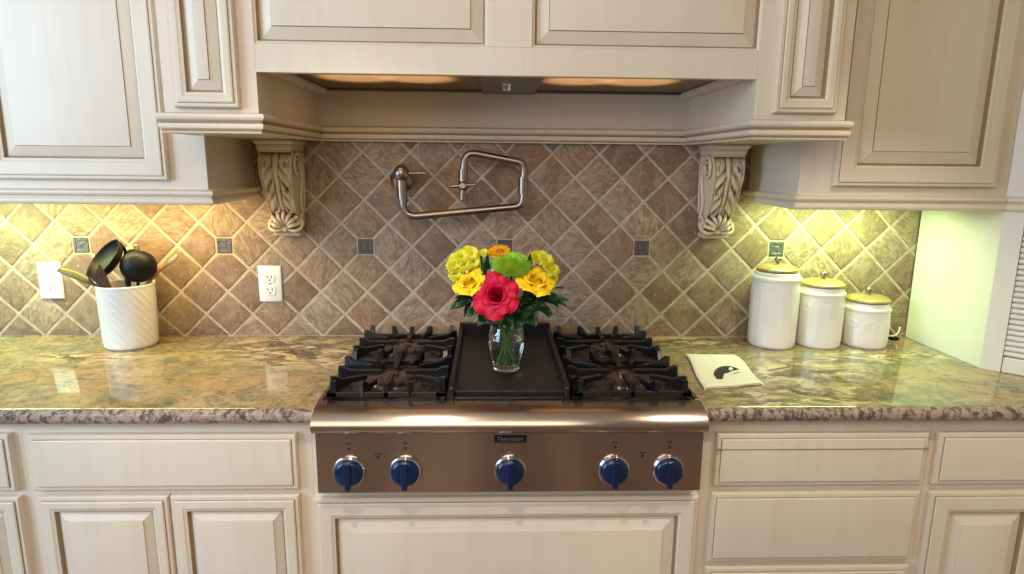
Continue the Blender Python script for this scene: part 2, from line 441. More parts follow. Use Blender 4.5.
def base_cab(name, label, x0, x1, ytop=.8785):
    t = thing(name, label, 'base cabinet', ((x0 + x1) / 2, -.3, 0))
    B('cabinet_box', 'paint', t, (x0, x1, -.598, 0.0, .10, ytop - .0005), 0)
    B('toe_kick', 'softglaze', t, (x0, x1, -.53, -.51, 0, .10), 0)
    return t
c = base_cab('base_cabinet', 'cream base cabinet left of the rangetop with one wide drawer over two doors', -1.138, -.4725)
drawer('drawer_front', -1.117, -.503, .709, .849, -.62, c)
door('cabinet_door', -1.112, -.8115, .12, .6935, -.62, c, .038, .022, line=2)
door('cabinet_door', -.8065, -.5045, .12, .6935, -.62, c, .040, .022, line=2)
c = base_cab('base_cabinet', 'cream base cabinet cut by the left edge of the photo', -1.9, -1.1385)
drawer('drawer_front', -1.875, -1.157, .709, .851, -.62, c)
door('cabinet_door', -1.512, -1.154, .12, .6935, -.62, c, .040, .022, line=2)
door('cabinet_door', -1.875, -1.517, .12, .6935, -.62, c, .040, .022, line=2)
c = base_cab('base_cabinet', 'cream cabinet under the rangetop with one wide raised panel', -.472, .460, .712)
for x0, x1 in ((-.472, -.4515), (.4495, .460)): B('filler_stile', 'paint', c, (x0, x1, -.598, -.05, .712, .8785), 0)
door('pull_out_front', -.4715, .459, .12, .684, -.62, c, .052, .034, line=2)
c = base_cab('base_cabinet', 'cream drawer base cabinet right of the rangetop', .4605, 1.0225)
b = MB(); b.rings(.4915, 1.0105, .710, .8095, -.62, [(0, .022), (0, .008), (.003, .005, 2), (.0105, .0045), (.0118, .0018, 1), (.0145, .0002), (.016, 0)])
drawer('drawer_front', .4915, 1.0105, .710, .845, -.62, c)
b = MB(); b.box(.4935, 1.0085, -.6213, -.6140, .8065, .8085); b.build('cutting_board_gap', 'glaze', c)
drawer('drawer_front', .4895, 1.0075, .505, .6905, -.62, c)
drawer('drawer_front', .4895, 1.0055, .31, .489, -.62, c)
drawer('drawer_front', .4895, 1.0055, .12, .295, -.62, c)
c = base_cab('base_cabinet', 'cream base cabinet at the right edge with a drawer over a door', 1.023, 1.949)
drawer('drawer_front', 1.0355, 1.335, .710, .845, -.62, c)
door('cabinet_door', 1.0355, 1.335, .12, .689, -.62, c, .055, .030, line=2)
B('return_box', 'paint', c, (1.345, 1.949, -1.02, -.643, .10, .8785), 0)

# upper wall cabinets with light rail
RAIL = [(0, 1.360), (.009, 1.360), (.0135, 1.363), (.015, 1.368), (.0135, 1.373), (.010, 1.376), (.010, 1.381), (.015, 1.384), (.0175, 1.389), (.016, 1.394), (.011, 1.397), (0, 1.399)]
ZT = 2.45
c = thing('wall_cabinet', 'cream upper cabinet left of the hood with tall raised panel door', 'wall cabinet', (-1.3, -.15, 1.36))
B('cabinet_box', 'paint', c, (-1.9, -.7785, -.335, 0, 1.376, ZT))
door('cabinet_door', -1.3195, -.8705, 1.4225, 2.40, -.358, c, .054, .028)
door('cabinet_door', -1.86, -1.3245, 1.4225, 2.40, -.358, c, .054, .028)
b = MB(); b.sweep([(-1.9, -.335), (-.7785, -.335), (-.7785, -.001)], RAIL, gl=(5, 6)); b.build('light_rail', ['paint', 'softglaze'], c, angle=30)
c = thing('wall_cabinet', 'cream upper cabinet right of the hood with raised panel door', 'wall cabinet', (1.05, -.15, 1.36))
B('cabinet_box', 'paint', c, (.766, 1.334, -.335, 0, 1.376, ZT))
door('cabinet_door', .852, 1.290, 1.4225, 2.40, -.358, c, .056, .034)
b = MB(); b.sweep([(.766, -.001), (.766, -.335), (1.334, -.335)], RAIL, gl=(5, 6)); b.build('light_rail', ['paint', 'softglaze'], c, angle=30)
# diagonal corner cabinet and appliance garage (local frame turned 45 degrees)
LG = .868
c = thing('corner_wall_cabinet', 'cream corner upper cabinet, paled by painted window light, turned diagonally at the right edge', 'wall cabinet', (1.3355, -.335, 1.36), -PI / 4)
b = MB(); b.prism([(0, 0), (-.2345, .2345), (.196, .667), (LG - .003, 0)], 2, .0165, ZT - 1.36); b.build('cabinet_box', 'lit_paint', c, local=True, bevel=.0015)
b = MB(); b.rings(.055, LG - .055, .0625, 1.04, -.022, door_rings(.056, .034, .0215)); b.build('cabinet_door', DOOR, c, local=True, angle=20)
b = MB(); b.sweep([(0, 0), (LG - .02, 0)], [(q, z - 1.36) for q, z in RAIL], gl=(5, 6)); b.build('light_rail', ['paint', 'softglaze'], c, local=True, angle=30)
c = thing('appliance_garage', 'cream corner appliance garage, paled by painted window light, with slatted tambour door on the right counter', 'appliance garage', (1.3355, -.335, .9155), -PI / 4)
GH = .4445
b = MB(); b.prism([(0, 0.0005), (-.2345, .2350), (-.2210, .2490), (.02, .0165), (.02, .0005)], 2, 0, GH); b.build('side_panel', 'lit_paint', c, local=True, bevel=.001)
b = MB(); b.box(.0, .048, -.004, .016, 0, GH); b.build('stile', 'lit_paint', c, local=True, bevel=.0015)
b = MB(); b.box(.70, .748, -.004, .016, 0, GH); b.build('stile', 'lit_paint', c, local=True, bevel=.0015)
b = MB(); nz = int((GH - .045) / .0152)
for k in range(nz):
    z = .045 + k * .0152
    b.prism([(.013, z), (.007, z + .0012), (.003, z + .004), (.0022, z + .0076), (.003, z + .0112), (.007, z + .014), (.013, z + .0152)], 0, .049, .699)
b.build('tambour_door', 'lit_paint', c, local=True, angle=25)
b = MB(); b.box(.049, .699, -.001, .013, .0, .044); b.build('bottom_rail', 'lit_paint', c, local=True, bevel=.003)

# ------------------------------------------------------------------ countertops
def counter(name, label, x0, x1):
    yb, yf, z0, z1 = .0028, -.612, .879, .915
    pr = [(yb, z0), (yf - .008, z0), (yf - .017, z0 + .0035), (yf - .0230, z0 + .010), (yf - .0250, z0 + .018), (yf - .0235, z0 + .025), (yf - .017, z0 + .0315), (yf - .008, z0 + .0352), (yf, z1), (yb, z1)]
    b = MB(); n = len(pr)
    v = [(x0, p[0], p[1]) for p in pr] + [(x1, p[0], p[1]) for p in pr]
    for i in range(n):
        b.add([v[i], v[(i + 1) % n], v[n + (i + 1) % n], v[n + i]], [(0, 1, 2, 3)], 1 if 1 <= i <= 6 else 0)
    b.add(v[:n], [tuple(range(n))], 1); b.add(v[n:], [tuple(range(n))], 1)
    import bmesh
    o = b.build(name, ['granite', 'granite_edge'], None, angle=30)
    bm = bmesh.new(); bm.from_mesh(o.data); bmesh.ops.remove_doubles(bm, verts=bm.verts, dist=1e-5); bmesh.ops.recalc_face_normals(bm, faces=bm.faces); bm.to_mesh(o.data); bm.free()
    o.data.polygons.foreach_set('use_smooth', [True] * len(o.data.polygons)); o.data.set_sharp_from_angle(angle=math.radians(30))
    return tag(o, label, 'countertop')
counter('granite_countertop', 'polished gold granite countertop left of the rangetop under the utensil crock', -1.9, -.4565)
ct = counter('granite_countertop', 'polished green gold granite countertop right of the rangetop under the canisters', .4555, 1.949)
B('return_slab', 'granite', ct, (1.315, 1.949, -1.03, -.6375, .879, .915), .012, bseg=4)

# ------------------------------------------------------------------ range hood
LX, RX = -.777, .7648; LI, RI = -.570, .553; YF = -.53
h = thing('range_hood', 'cream wooden mantel hood with raised panels over the rangetop', 'range hood', (0, -.25, 1.535))
for a, bb in ((LX, LI), (RI, RX)): B('side_column', 'paint', h, (a, bb, YF, 0, 1.5345, ZT), .001)
B('back_panel', 'paint', h, (LI, RI, -.02, 0, 1.5375, 1.69), 0)
B('bottom_rail', 'paint', h, (LI, RI, YF, YF + .025, 1.666, 1.727), .001)
B('center_stile', 'paint', h, (-.0585, .040, YF, YF + .025, 1.727, ZT), .001)
B('hood_chase', 'paint', h, (LI, RI, YF + .024, 0, 1.70, ZT), 0)
def insert_panel(x0, x1, bev):
    b = MB(); b.rings(x0, x1, 1.7265, 2.35, YF, [(0, .023), (0, 0.0005), (.002, .002, 2), (.006, .0035), (.008, .0135, 1), (.011, .0145, 1), (.011 + bev, .006), (.0125 + bev, .003, 1), (.0145 + bev, .0025)])
    b.build('raised_panel', DOOR, h, angle=20)
insert_panel(LI, -.0585, .026); insert_panel(.040, RI, .026)
door('pilaster_panel', -.750, -.6065, 1.588, 2.37, YF - .02, h, .034, .024, .0195)
door('pilaster_panel', .5915, .737, 1.592, 2.37, YF - .02, h, .034, .024, .0195)
CR = [(0, 1.5335), (.008, 1.5335), (.0105, 1.537), (.0105, 1.5415), (.016, 1.544), (.0185, 1.549), (.017, 1.554), (.0125, 1.557), (.0125, 1.560), (.020, 1.563), (.0235, 1.568), (.0225, 1.573), (.018, 1.576), (0, 1.578)]
CR = [(q * .66, z) for q, z in CR]
b = MB(); b.sweep([(LX, -.356), (LX, YF), (LI, YF), (LI, -.02), (RI, -.02), (RI, YF), (RX, YF), (RX, -.356)], CR, gl=(2, 6, 7, 12))
b.build('crown_moulding', ['paint', 'glaze'], h, angle=30)
for x0, x1 in ((LI, LI + .032), (RI - .032, RI)): B('trim_strip', 'paint', h, (x0, x1, YF + .025, -.02, 1.668, 1.685), .002)
v = thing('vent_insert', 'stainless vent insert with perforated filters under the mantel hood', 'vent hood', (0, -.27, 1.68))
for x0, x1 in ((LI + .0325, -.079), (.079, RI - .0325)):
    b = MB(); b.box(x0, x1, -.49, -.045, 1.686, 1.698); f_ = b.build('mesh_filter', 'baffle', v, bevel=.002)
b = MB(); b.prism([(-.0785, -.49), (.0785, -.49), (.0785, -.022), (-.0785, -.022)], 2, 1.676, 1.698); pl = b.build('control_plate', 'darksteel', v, bevel=.002)
b = MB(); b.lathe([(.0, -.016), (.010, -.016), (.012, -.013), (.012, -.003), (.014, 0)], (-.010, -.275, 1.6765), 20); b.build('switch_knob', 'chrome', v)
b = MB(); b.box(LI + .0325, RI - .0325, -.044, -.0205, 1.680, 1.698); b.box(LI + .0325, RI - .0325, -.504, -.491, 1.680, 1.698); b.build('insert_rim', 'darksteel', v, bevel=.001)

# ------------------------------------------------------------------ corbels
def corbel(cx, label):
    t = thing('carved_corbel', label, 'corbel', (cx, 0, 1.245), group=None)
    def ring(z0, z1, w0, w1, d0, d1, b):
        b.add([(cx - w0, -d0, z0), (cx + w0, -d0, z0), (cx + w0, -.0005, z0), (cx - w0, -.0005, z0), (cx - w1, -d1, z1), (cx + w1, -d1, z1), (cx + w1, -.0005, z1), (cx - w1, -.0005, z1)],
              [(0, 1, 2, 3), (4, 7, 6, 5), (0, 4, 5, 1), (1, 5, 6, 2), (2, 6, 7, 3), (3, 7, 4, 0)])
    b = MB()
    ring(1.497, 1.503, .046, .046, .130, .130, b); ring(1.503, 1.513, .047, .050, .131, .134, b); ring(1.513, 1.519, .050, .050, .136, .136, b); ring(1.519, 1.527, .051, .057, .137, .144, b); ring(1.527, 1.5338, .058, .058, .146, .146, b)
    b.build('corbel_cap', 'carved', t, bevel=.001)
    def prof(s):  # s 0 top .. 1 bottom -> depth, z, half width
        z = 1.497 - .232 * s
        d = .118 + .016 * math.sin(PI * min(1, s / .42)) if s < .42 else .118 - .068 * (0.5 - .5 * math.cos(PI * (s - .42) / .58))
        w = .048 - .0125 * s
        return d, z, w
    def relief(u, s):
        a = u * 2 - 1
        r = 0
        r += .0035 * math.exp(-(a / .10) ** 2) * (1 if s < .8 else 0)             # mid rib
        x = abs(a); sd_ = 1 if a > 0 else -1
        for q in range(5):
            s0 = .06 + q * .165 + .012 * sd_; am = (.8, 1.2, .9, 1.1, .7)[q]
            ln = (s - s0) - .30 * x ** 1.5 + .42 * max(0, x - .45) ** 2
            if .16 < x < .88: r += am * .0085 * math.exp(-(ln / .038) ** 2) * math.sin(PI * (x - .16) / .72) ** .6
            lg = ln - .070
            if .20 < x < .80: r -= am * .0060 * math.exp(-(lg / .017) ** 2) * math.sin(PI * (x - .20) / .60) ** .5
        r -= .005 * math.exp(-((x - .13 - .10 * (1 - s)) / .030) ** 2) * (1 if s < .86 else 0)
        for cs in (.16, .47):
            dd = math.hypot((x - .62) * 1.0, (s - cs) * 2.2); r += .0045 * math.exp(-((dd - .15) / .05) ** 2) - .004 * math.exp(-(dd / .07) ** 2)
        r += .006 * math.exp(-((x - .97) / .05) ** 2)
        return r
    def fr(u, v_):
        d, z, w = prof(v_); return (cx + (u * 2 - 1) * w, -d - relief(u, v_), z)
    b = MB(); b.grid(fr, 44, 84)
    n = 24
    for sgn in (-1, 1):
        v = []; 
        for k in range(n + 1):
            d, z, w = prof(k / n); v += [(cx + sgn * w, -d - relief(0, k / n), z), (cx + sgn * w, -.0005, z)]
        b.add(v, [(2 * k, 2 * k + 1, 2 * k + 3, 2 * k + 2) for k in range(n)])
    b.box(cx - .0353, cx + .0353, -.052, -.0005, 1.262, 1.266)
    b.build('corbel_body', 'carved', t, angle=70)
    b = MB()
    for sgn in (-1, 1):     # side volutes
        for (cy, cz, R0, w) in ((-.088, 1.462, .034, .0475), (-.034, 1.292, .024, .0385)):
            pts = []
            for k in range(40):
                th = k / 39 * 2.1 * 2 * PI; rr = R0 * (1 - .78 * k / 39); pts.append((cx + sgn * (w + .001), cy + rr * math.cos(th + .6), cz + rr * math.sin(th + .6)))
            b.tube(pts, [.0058 * (1 - .4 * k / 39) for k in range(40)], 8)
        b.tube(smooth_path([(cx + sgn * .047, -.052, 1.475), (cx + sgn * .045, -.036, 1.42), (cx + sgn * .042, -.046, 1.36), (cx + sgn * .040, -.030, 1.31)], 6), .007, 8)
        b.tube(smooth_path([(cx + sgn * .046, -.02, 1.48), (cx + sgn * .044, -.014, 1.40), (cx + sgn * .041, -.016, 1.32)], 6), .006, 8)
    b.build('side_scroll', 'carved', t)
    b = MB()       # shell at the foot
    for k in range(-3, 4):
        a = k * .40; L = .058 - .0050 * abs(k); base = Vector((cx, -.066, 1.272))
        tip = base + Vector((math.sin(a) * L * .98, -.002, math.cos(a) * L)); mid = base + Vector((math.sin(a) * L * .55, -.020, math.cos(a) * L * .6))
        b.tube(smooth_path([base, mid, tip], 6), [.0028 + .0042 * min(1, q / 8) for q in range(13)], 8)
        b.sphere(tip + Vector((0, -.004, 0)), .0078, 10, 6)
    for sgn in (-1, 1):
        b.tube(smooth_path([(cx + sgn * .008, -.070, 1.270), (cx + sgn * .030, -.076, 1.266), (cx + sgn * .046, -.068, 1.274), (cx + sgn * .047, -.062, 1.292), (cx + sgn * .037, -.066, 1.296), (cx + sgn * .035, -.070, 1.285)], 6), .0058, 8)
    b.sphere((cx, -.070, 1.272), .011, 12, 8)
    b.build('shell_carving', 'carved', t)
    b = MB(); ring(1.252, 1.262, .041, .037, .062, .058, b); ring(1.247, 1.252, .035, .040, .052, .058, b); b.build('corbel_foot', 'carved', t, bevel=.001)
corbel(-.672, 'cream carved acanthus corbel under the left end of the hood')
corbel(.651, 'cream carved acanthus corbel under the right end of the hood')

# ------------------------------------------------------------------ pot filler
p = thing('pot_filler', 'brushed nickel folding pot filler faucet mounted on the tile over the rangetop', 'faucet', (-.325, 0, 1.42))
PY = -.085
b = MB(); b.X = Matrix.Translation((-.328, -.0002, 1.418)) @ Matrix.Rotation(PI / 2, 4, 'X')
b.lathe([(.036, 0), (.036, .004), (.033, .009), (.022, .014), (.017, .018), (.016, .05), (.0, .05)], (0, 0, 0), 36); b.build('wall_flange', 'nickel', p)
b = MB(); b.tube([(-.3195, -.012, 1.428), (-.319, -.05, 1.434), (-.318, PY, 1.438)], .0145, 20); b.sphere((-.3175, PY, 1.440), .0235, 24, 14, sc=(1, 1, 1.12)); b.build('valve_body', 'nickel', p)
b = MB(); b.tube([(-.302, PY, 1.440), (-.245, PY - .004, 1.4415)], [.0048, .0042], 10); b.build('lever_handle', 'nickel', p)
b = MB(); b.tube(round_path([(-.315, PY, 1.40), (-.313, PY, 1.309), (.046, PY, 1.346), (.0475, PY, 1.40)], .055, 10), .0112, 16); b.build('lower_arm', 'nickel', p)
b = MB(); b.tube([(-.3172, PY, 1.424), (-.315, PY, 1.363)], .0152, 20); b.build('swivel_sleeve', 'nickel', p)
b = MB(); b.tube([(.0470, PY, 1.430), (.0465, PY, 1.385)], .0152, 20)
b.tube([(.0470, PY, 1.432), (.0470, PY, 1.429)], .0165, 20); b.tube([(.0465, PY, 1.386), (.0465, PY, 1.383)], .0165, 20); b.build('swivel_sleeve', 'nickel', p)
b = MB(); b.tube(round_path([(.048, PY, 1.42), (.050, PY, 1.474), (-.128, PY, 1.506), (-.1335, PY, 1.43)], .055, 10), .0112, 16); b.build('upper_arm', 'nickel', p)
b = MB(); b.tube([(-.1335, PY, 1.452), (-.1338, PY, 1.418)], .0138, 18); b.sphere((-.1338, PY, 1.405), .0165, 20, 12)
b.tube([(-.1338, PY, 1.395), (-.134, PY, 1.380)], .0095, 16); b.tube([(-.134, PY, 1.383), (-.134, PY, 1.364)], [.0125, .0118], 16); b.build('spout_valve', 'nickel', p)
b = MB(); b.tube([(-.168, PY - .012, 1.403), (-.100, PY - .012, 1.409)], .0052, 10); b.sphere((-.171, PY - .012, 1.4028), .0052, 10, 8); b.sphere((-.097, PY - .012, 1.4092), .0052, 10, 8)
b.tube([(-.134, PY, 1.405), (-.134, PY - .022, 1.406)], .008, 12); b.build('cross_handle', 'nickel', p)

# ------------------------------------------------------------------ outlets
def outlet(cx, cz, label):
    t = thing('wall_outlet', label, 'outlet', (cx, -.001, cz), group=None)
    b = MB(); b.rings(cx - .0365, cx + .0365, cz - .058, cz + .058, -.0065, [(0, .0055), (0, .0035), (.0015, .0012), (.004, .0)]); b.build('face_plate', 'plate', t)
    for s in (-1, 1):
        z = cz + s * .0205
        poly = [(cx + .0168 * math.copysign(min(1, abs(math.cos(a)) * 1.12), math.cos(a)), z + .0145 * math.copysign(min(1, abs(math.sin(a)) * 1.35), math.sin(a))) for a in [2 * PI * k / 28 for k in range(28)]]
        b = MB(); b.prism(poly, 1, -.0085, -.006); r = b.build('receptacle', 'plate', t, bevel=.0006)
        b = MB(); b.box(cx - .0078, cx - .0054, -.0089, -.008, z - .002, z + .0075); b.box(cx + .0054, cx + .0078, -.0089, -.008, z - .001, z + .007)
        b.X = Matrix.Translation((cx, -.0089, z - .0075)) @ Matrix.Rotation(-PI / 2, 4, 'X'); b.lathe([(.0026, 0), (.0026, .0008)], seg=12); b.build('slot', 'slot', r)
    b = MB(); b.X = Matrix.Translation((cx, -.006, cz)) @ Matrix.Rotation(PI / 2, 4, 'X'); b.lathe([(.0032, 0), (.0030, .0012), (0, .0016)], seg=14); b.build('screw', 'chrome', t)
outlet(-1.434, 1.096, 'white duplex outlet at the far left beyond the utensil crock')
outlet(-1.1495, 1.096, 'white outlet plate mostly hidden behind the utensil crock')
outlet(-.7515, 1.088, 'white duplex outlet between the utensil crock and the rangetop')

# ------------------------------------------------------------------ rangetop
RC = -.001
r = thing('gas_rangetop', 'stainless gas rangetop with five blue knobs set into the counter', 'rangetop', (RC, -.3, .715))
B('range_body', 'steel', r, (RC - .450, RC + .450, -.640, -.012, .7125, .900), .001)
b = MB()
b.box(RC - .455, RC + .455, -.590, -.010, .900, .9165)
b.build('cooktop_deck', 'deck', r, bevel=.0015)
prf = [(-.586, .900), (-.586, .9195), (-.600, .9205), (-.618, .9190), (-.634, .9150), (-.648, .9075), (-.658, .8975), (-.6635, .886), (-.6625, .876), (-.656, .868), (-.648, .865), (-.636, .865)]
b = MB(); b.prism([(y, z) for y, z in smooth_path([(0, y, z) for y, z in prf], 3) and [(q[1], q[2]) for q in smooth_path([(0, y, z) for y, z in prf], 3)]], 0, RC - .4545, RC + .4545)
b.build('bullnose_rail', 'steel', r, bevel=.002, angle=50)
B('control_panel', 'steel', r, (RC - .4485, RC + .4485, -.646, -.636, .7165, .866), .001)
for x0, x1 in ((RC - .4555, RC - .444), (RC + .444, RC + .4555)): B('side_trim', 'deck', r, (x0, x1, -.586, -.012, .9155, .9205), .0015)
B('island_trim', 'deck', r, (RC - .4555, RC + .4555, -.030, -.010, .9155, .924), .002)
for kx in (-.375, -.246, -.003, .240, .368):
    KX = kx; KZ = .7705
    b = MB(); b.X = Matrix.Translation((KX, -.6455, KZ)) @ Matrix.Rotation(PI / 2, 4, 'X')
    b.lathe([(.039, 0), (.039, .003), (.0375, .008), (.0365, .010), (.0355, .011), (.0, .011)], seg=40); bz = b.build('knob', 'chrome', r)
    b = MB(); b.X = Matrix.Translation((KX, -.6560, KZ)) @ Matrix.Rotation(PI / 2, 4, 'X')
    b.lathe([(.0330, 0), (.0330, .003), (.0318, .007), (.0275, .0105), (.017, .0125), (.0, .0132)], seg=40)
    b.X = Matrix.Translation((KX, -.6560, KZ))
    b.prism([(-.0075, .031), (.0075, .031), (.0085, 0), (.0065, -.0345), (.004, -.0365), (-.004, -.0365), (-.0065, -.0345), (-.0085, 0)], 1, -.0185, -.001)
    b.build('blue_grip', 'blue', bz, bevel=.0025, bseg=3, angle=50)
    if abs(kx) > .1:
        b = MB(); b.box(KX - .0050, KX - .0015, -.6466, -.6458, KZ + .0665, KZ + .0705); b.box(KX + .0005, KX + .0055, -.6466, -.6458, KZ + .0665, KZ + .0705)
        b.X = Matrix.Translation((KX + .001, -.6458, KZ + .0570)) @ Matrix.Rotation(PI / 2, 4, 'X'); b.lathe([(.0032, 0), (.0032, .0008)], seg=14); b.build('knob_marking', 'ink', r)
for kx in (-.3085, .306):
    b = MB(); b.box(kx - .008, kx + .008, -.6466, -.6458, .812, .8145)
    b.X = Matrix.Translation((kx, -.6458, .8055)) @ Matrix.Rotation(PI / 2, 4, 'X'); b.lathe([(.0034, 0), (.0034, .0008)], seg=14); b.build('burner_marking', 'ink', r)
b = MB(); b.rings(-.0405, .0345, .8400, .8605, -.6485, [(0, .0025), (0, .0005), (.0012, 0), (.0022, 0), (.003, .001), (.0035, .001)]); bd = b.build('name_badge', 'badge', r)
fc = bpy.data.curves.new('badge_lettering', 'FONT'); fc.body = 'Thermador'; fc.size = .0135; fc.align_x = 'CENTER'; fc.align_y = 'CENTER'; fc.extrude = .0003
fo = bpy.data.objects.new('tmp_text', fc); C.objects.link(fo); bpy.context.view_layer.update()
me = bpy.data.meshes.new_from_object(fo.evaluated_get(bpy.context.evaluated_depsgraph_get())); bpy.data.objects.remove(fo)
me.materials.clear(); me.materials.append(M['badge_letter'])
lo = bpy.data.objects.new('badge_lettering', me); C.objects.link(lo); lo.parent = bd
lo.matrix_parent_inverse = Matrix(); lo.location = Vector((-.003, -.6486, .8503)) - Vector(ORG[r.name]); lo.rotation_euler = (PI / 2, 0, 0)
# burners
GRX = ((-.438, -.157), (.149, .436)); GRY = ((-.315, -.050), (-.578, -.320))
for (gx0, gx1) in GRX:
    for (gy0, gy1) in GRY:
        cx, cy = (gx0 + gx1) / 2, (gy0 + gy1) / 2
        b = MB(); b.lathe([(.0, .0005), (.110, .0005), (.109, .003), (.104, .004), (.098, .0015), (.070, .0008), (.060, .0010), (.056, .006), (.030, .006)], (cx, cy, .9165), 48); bo = b.build('burner', 'burner', r)
        def star(rr, z, a): return rr * (1 - .22 * (0.5 - .5 * math.cos(5 * a)) * (rr / .055))
        b = MB(); b.lathe([(.050, .004), (.052, .012), (.050, .017), (.030, .019), (.0, .0195)], (cx, cy, .9165), 80, fn=star); b.build('burner_cap', 'burner', bo)
        b = MB()
        b.lathe([(.012, 0), (.012, .006), (.0, .009)], (cx, cy, .936), 20); b.build('burner_center', 'brass', bo)

def grate(gx0, gx1, gy0, gy1, label):
    cx, cy = (gx0 + gx1) / 2, (gy0 + gy1) / 2
    t = thing('burner_grate', label, 'grate', (cx, cy, .9165))
    b = MB(); zt = .938; zb = .924; w = .0065
    b.box(gx0, gx1, gy0, gy0 + 2 * w, zb, zt); b.box(gx0, gx1, gy1 - 2 * w, gy1, zb, zt)
    b.box(gx0, gx0 + 2 * w, gy0, gy1, zb, zt); b.box(gx1 - 2 * w, gx1, gy0, gy1, zb, zt)
    b.build('grate_frame', 'iron', t, bevel=.002)
    for x in (gx0 + w, gx1 - w):
        for y in (gy0 + w, gy1 - w):
            B('grate_foot', 'iron', t, (x - .006, x + .006, y - .006, y + .006, .9167, .9245), .001)
    def finger(p0, p1, h0=.961, h1=.952, w=.0064):
        d = (Vector(p1) - Vector(p0)); L = d.length; a = math.atan2(d.y, d.x)
        b = MB(); b.X = Matrix.Translation((p0[0], p0[1], 0)) @ Matrix.Rotation(a, 4, 'Z')
        b.prism([(0, .9245), (0, h0), (.012, h0), (.030, h1), (L, h1), (L, h1 - .012), (.05, h1 - .014), (.02, .9245)], 1, -w, w)
        b.build('grate_finger', 'iron', t, bevel=.0016)
    W_, D_ = gx1 - gx0, gy1 - gy0
    for sx, x in ((-1, gx0), (1, gx1)):
        for fy in (.17, .5, .83):
            y = gy0 + D_ * fy
            if fy == .5: finger((x, y), (cx + sx * .030, cy))
            else: finger((x, y), (cx + sx * .062, cy + (fy - .5) / abs(fy - .5) * .040))
    for sy, y in ((-1, gy0), (1, gy1)):
        for fx in (.06, .29, .5, .71, .94):
            x = gx0 + W_ * fx
            if fx == .5: finger((x, y), (cx, cy + sy * .030))
            elif fx in (.29, .71): finger((x, y), (cx + (fx - .5) / abs(fx - .5) * .036, cy + sy * .066), .963, .950)
            else: finger((x, y), (x, y - sy * .028), .965, .942)
nm = {(0, 0): 'black iron grate over the back left burner', (0, 1): 'black iron grate over the front left burner', (1, 0): 'black iron grate over the back right burner', (1, 1): 'black iron grate over the front right burner'}
for i, (gx0, gx1) in enumerate(GRX):
    for j, (gy0, gy1) in enumerate(GRY): grate(gx0, gx1, gy0, gy1, nm[(i, j)] + ' of the rangetop')
g = thing('griddle', 'black flat griddle plate with raised rim in the middle of the rangetop', 'griddle', (-.005, -.3, .9167))
b = MB(); b.box(-.141, .132, -.560, -.045, .9167, .934); b.build('griddle_plate', 'griddle', g, bevel=.002)
b = MB()
for xo, xi in ((-.149, -.136), (.140, .127)):
    x0, x1 = min(xo, xi), max(xo, xi)
    b.prism([(-.583, .9167), (-.583, .948), (-.575, .955), (-.54, .957), (-.06, .960), (-.040, .968), (-.036, .968), (-.036, .9167)], 0, x0, x1)
b.build('side_wall', 'iron', g, bevel=.003)
B('splash_wall', 'iron', g, (-.149, .140, -.048, -.034, .9167, .972), .003)
B('grease_trough', 'iron', g, (-.136, .127, -.583, -.562, .9167, .926), .002)

# ------------------------------------------------------------------ vase and flowers
VX, VY, VZ = -.008, -.392, .9345
ROUT = [(.0, .0), (.034, .0), (.0365, .003), (.0365, .008), (.040, .022), (.0465, .045), (.0500, .066), (.0490, .086), (.0440, .106), (.0410, .120), (.0425, .130)]
RIN = [(.0405, .130), (.0390, .120), (.0420, .106), (.0468, .086), (.0478, .066), (.0443, .045), (.0378, .022), (.032, .013), (.0, .011)]
vs = thing('glass_vase', 'small clear glass vase of water standing on the griddle', 'vase', (VX, VY, VZ))
def sm2(pr, n=4):
    q = smooth_path([(a, 0, b_) for a, b_ in pr], n); return [(max(0, p_[0]), p_[2]) for p_ in q]
b = MB(); b.lathe(sm2(ROUT[3:]) and ROUT[:3] + sm2(ROUT[3:]) + sm2(RIN), (VX, VY, VZ), 48); b.build('vase_glass', 'glass', vs, angle=60)
b = MB(); b.lathe([(.0, .0114)] + [(x - .0004, z) for x, z in sm2([(.032, .0134), (.0378, .022), (.0443, .045), (.0478, .066), (.0468, .086)])] + [(.0, .086)], (VX, VY, VZ), 48); b.build('vase_water', 'water', vs, angle=50)

def frame(pos, nrm, roll=0):
    z = Vector(nrm).normalized(); x = Vector((0, 0, 1)).cross(z)
    if x.length < .01: x = Vector((1, 0, 0))
    x.normalize(); y = z.cross(x)
    m4 = Matrix(((x.x, y.x, z.x, pos[0]), (x.y, y.y, z.y, pos[1]), (x.z, y.z, z.z, pos[2]), (0, 0, 0, 1)))
    return m4 @ Matrix.Rotation(roll, 4, 'Z')
def petal_surf(b, base, ang, w, L, cup, curl, tilt, mi=0, nu=8, nv=8):
    """a broad rose petal: starts at radius base on the axis, leans outward by tilt"""
    ca, sa = math.cos(ang), math.sin(ang)
    rf = random.uniform(-.1, .1)
    def fn(u, v):
        x = (u * 2 - 1)
        ww = w * (0.45 + .75 * math.sin(PI * min(1, .12 + v * .70)) ** .8) * (1 - .12 * v)
        wrap = x * ww
        rad = base + L * v * math.sin(tilt) - cup * (x * x) * .9 + curl * max(0, v - .6) ** 2 * (1 + rf) - .0 
        h = L * v * math.cos(tilt) - curl * .9 * max(0, v - .66) ** 2 - .30 * L * v * v * abs(x) ** 1.7
        return (rad * ca - wrap * sa, rad * sa + wrap * ca, h)
    b.grid(fn, nu, nv, mi)
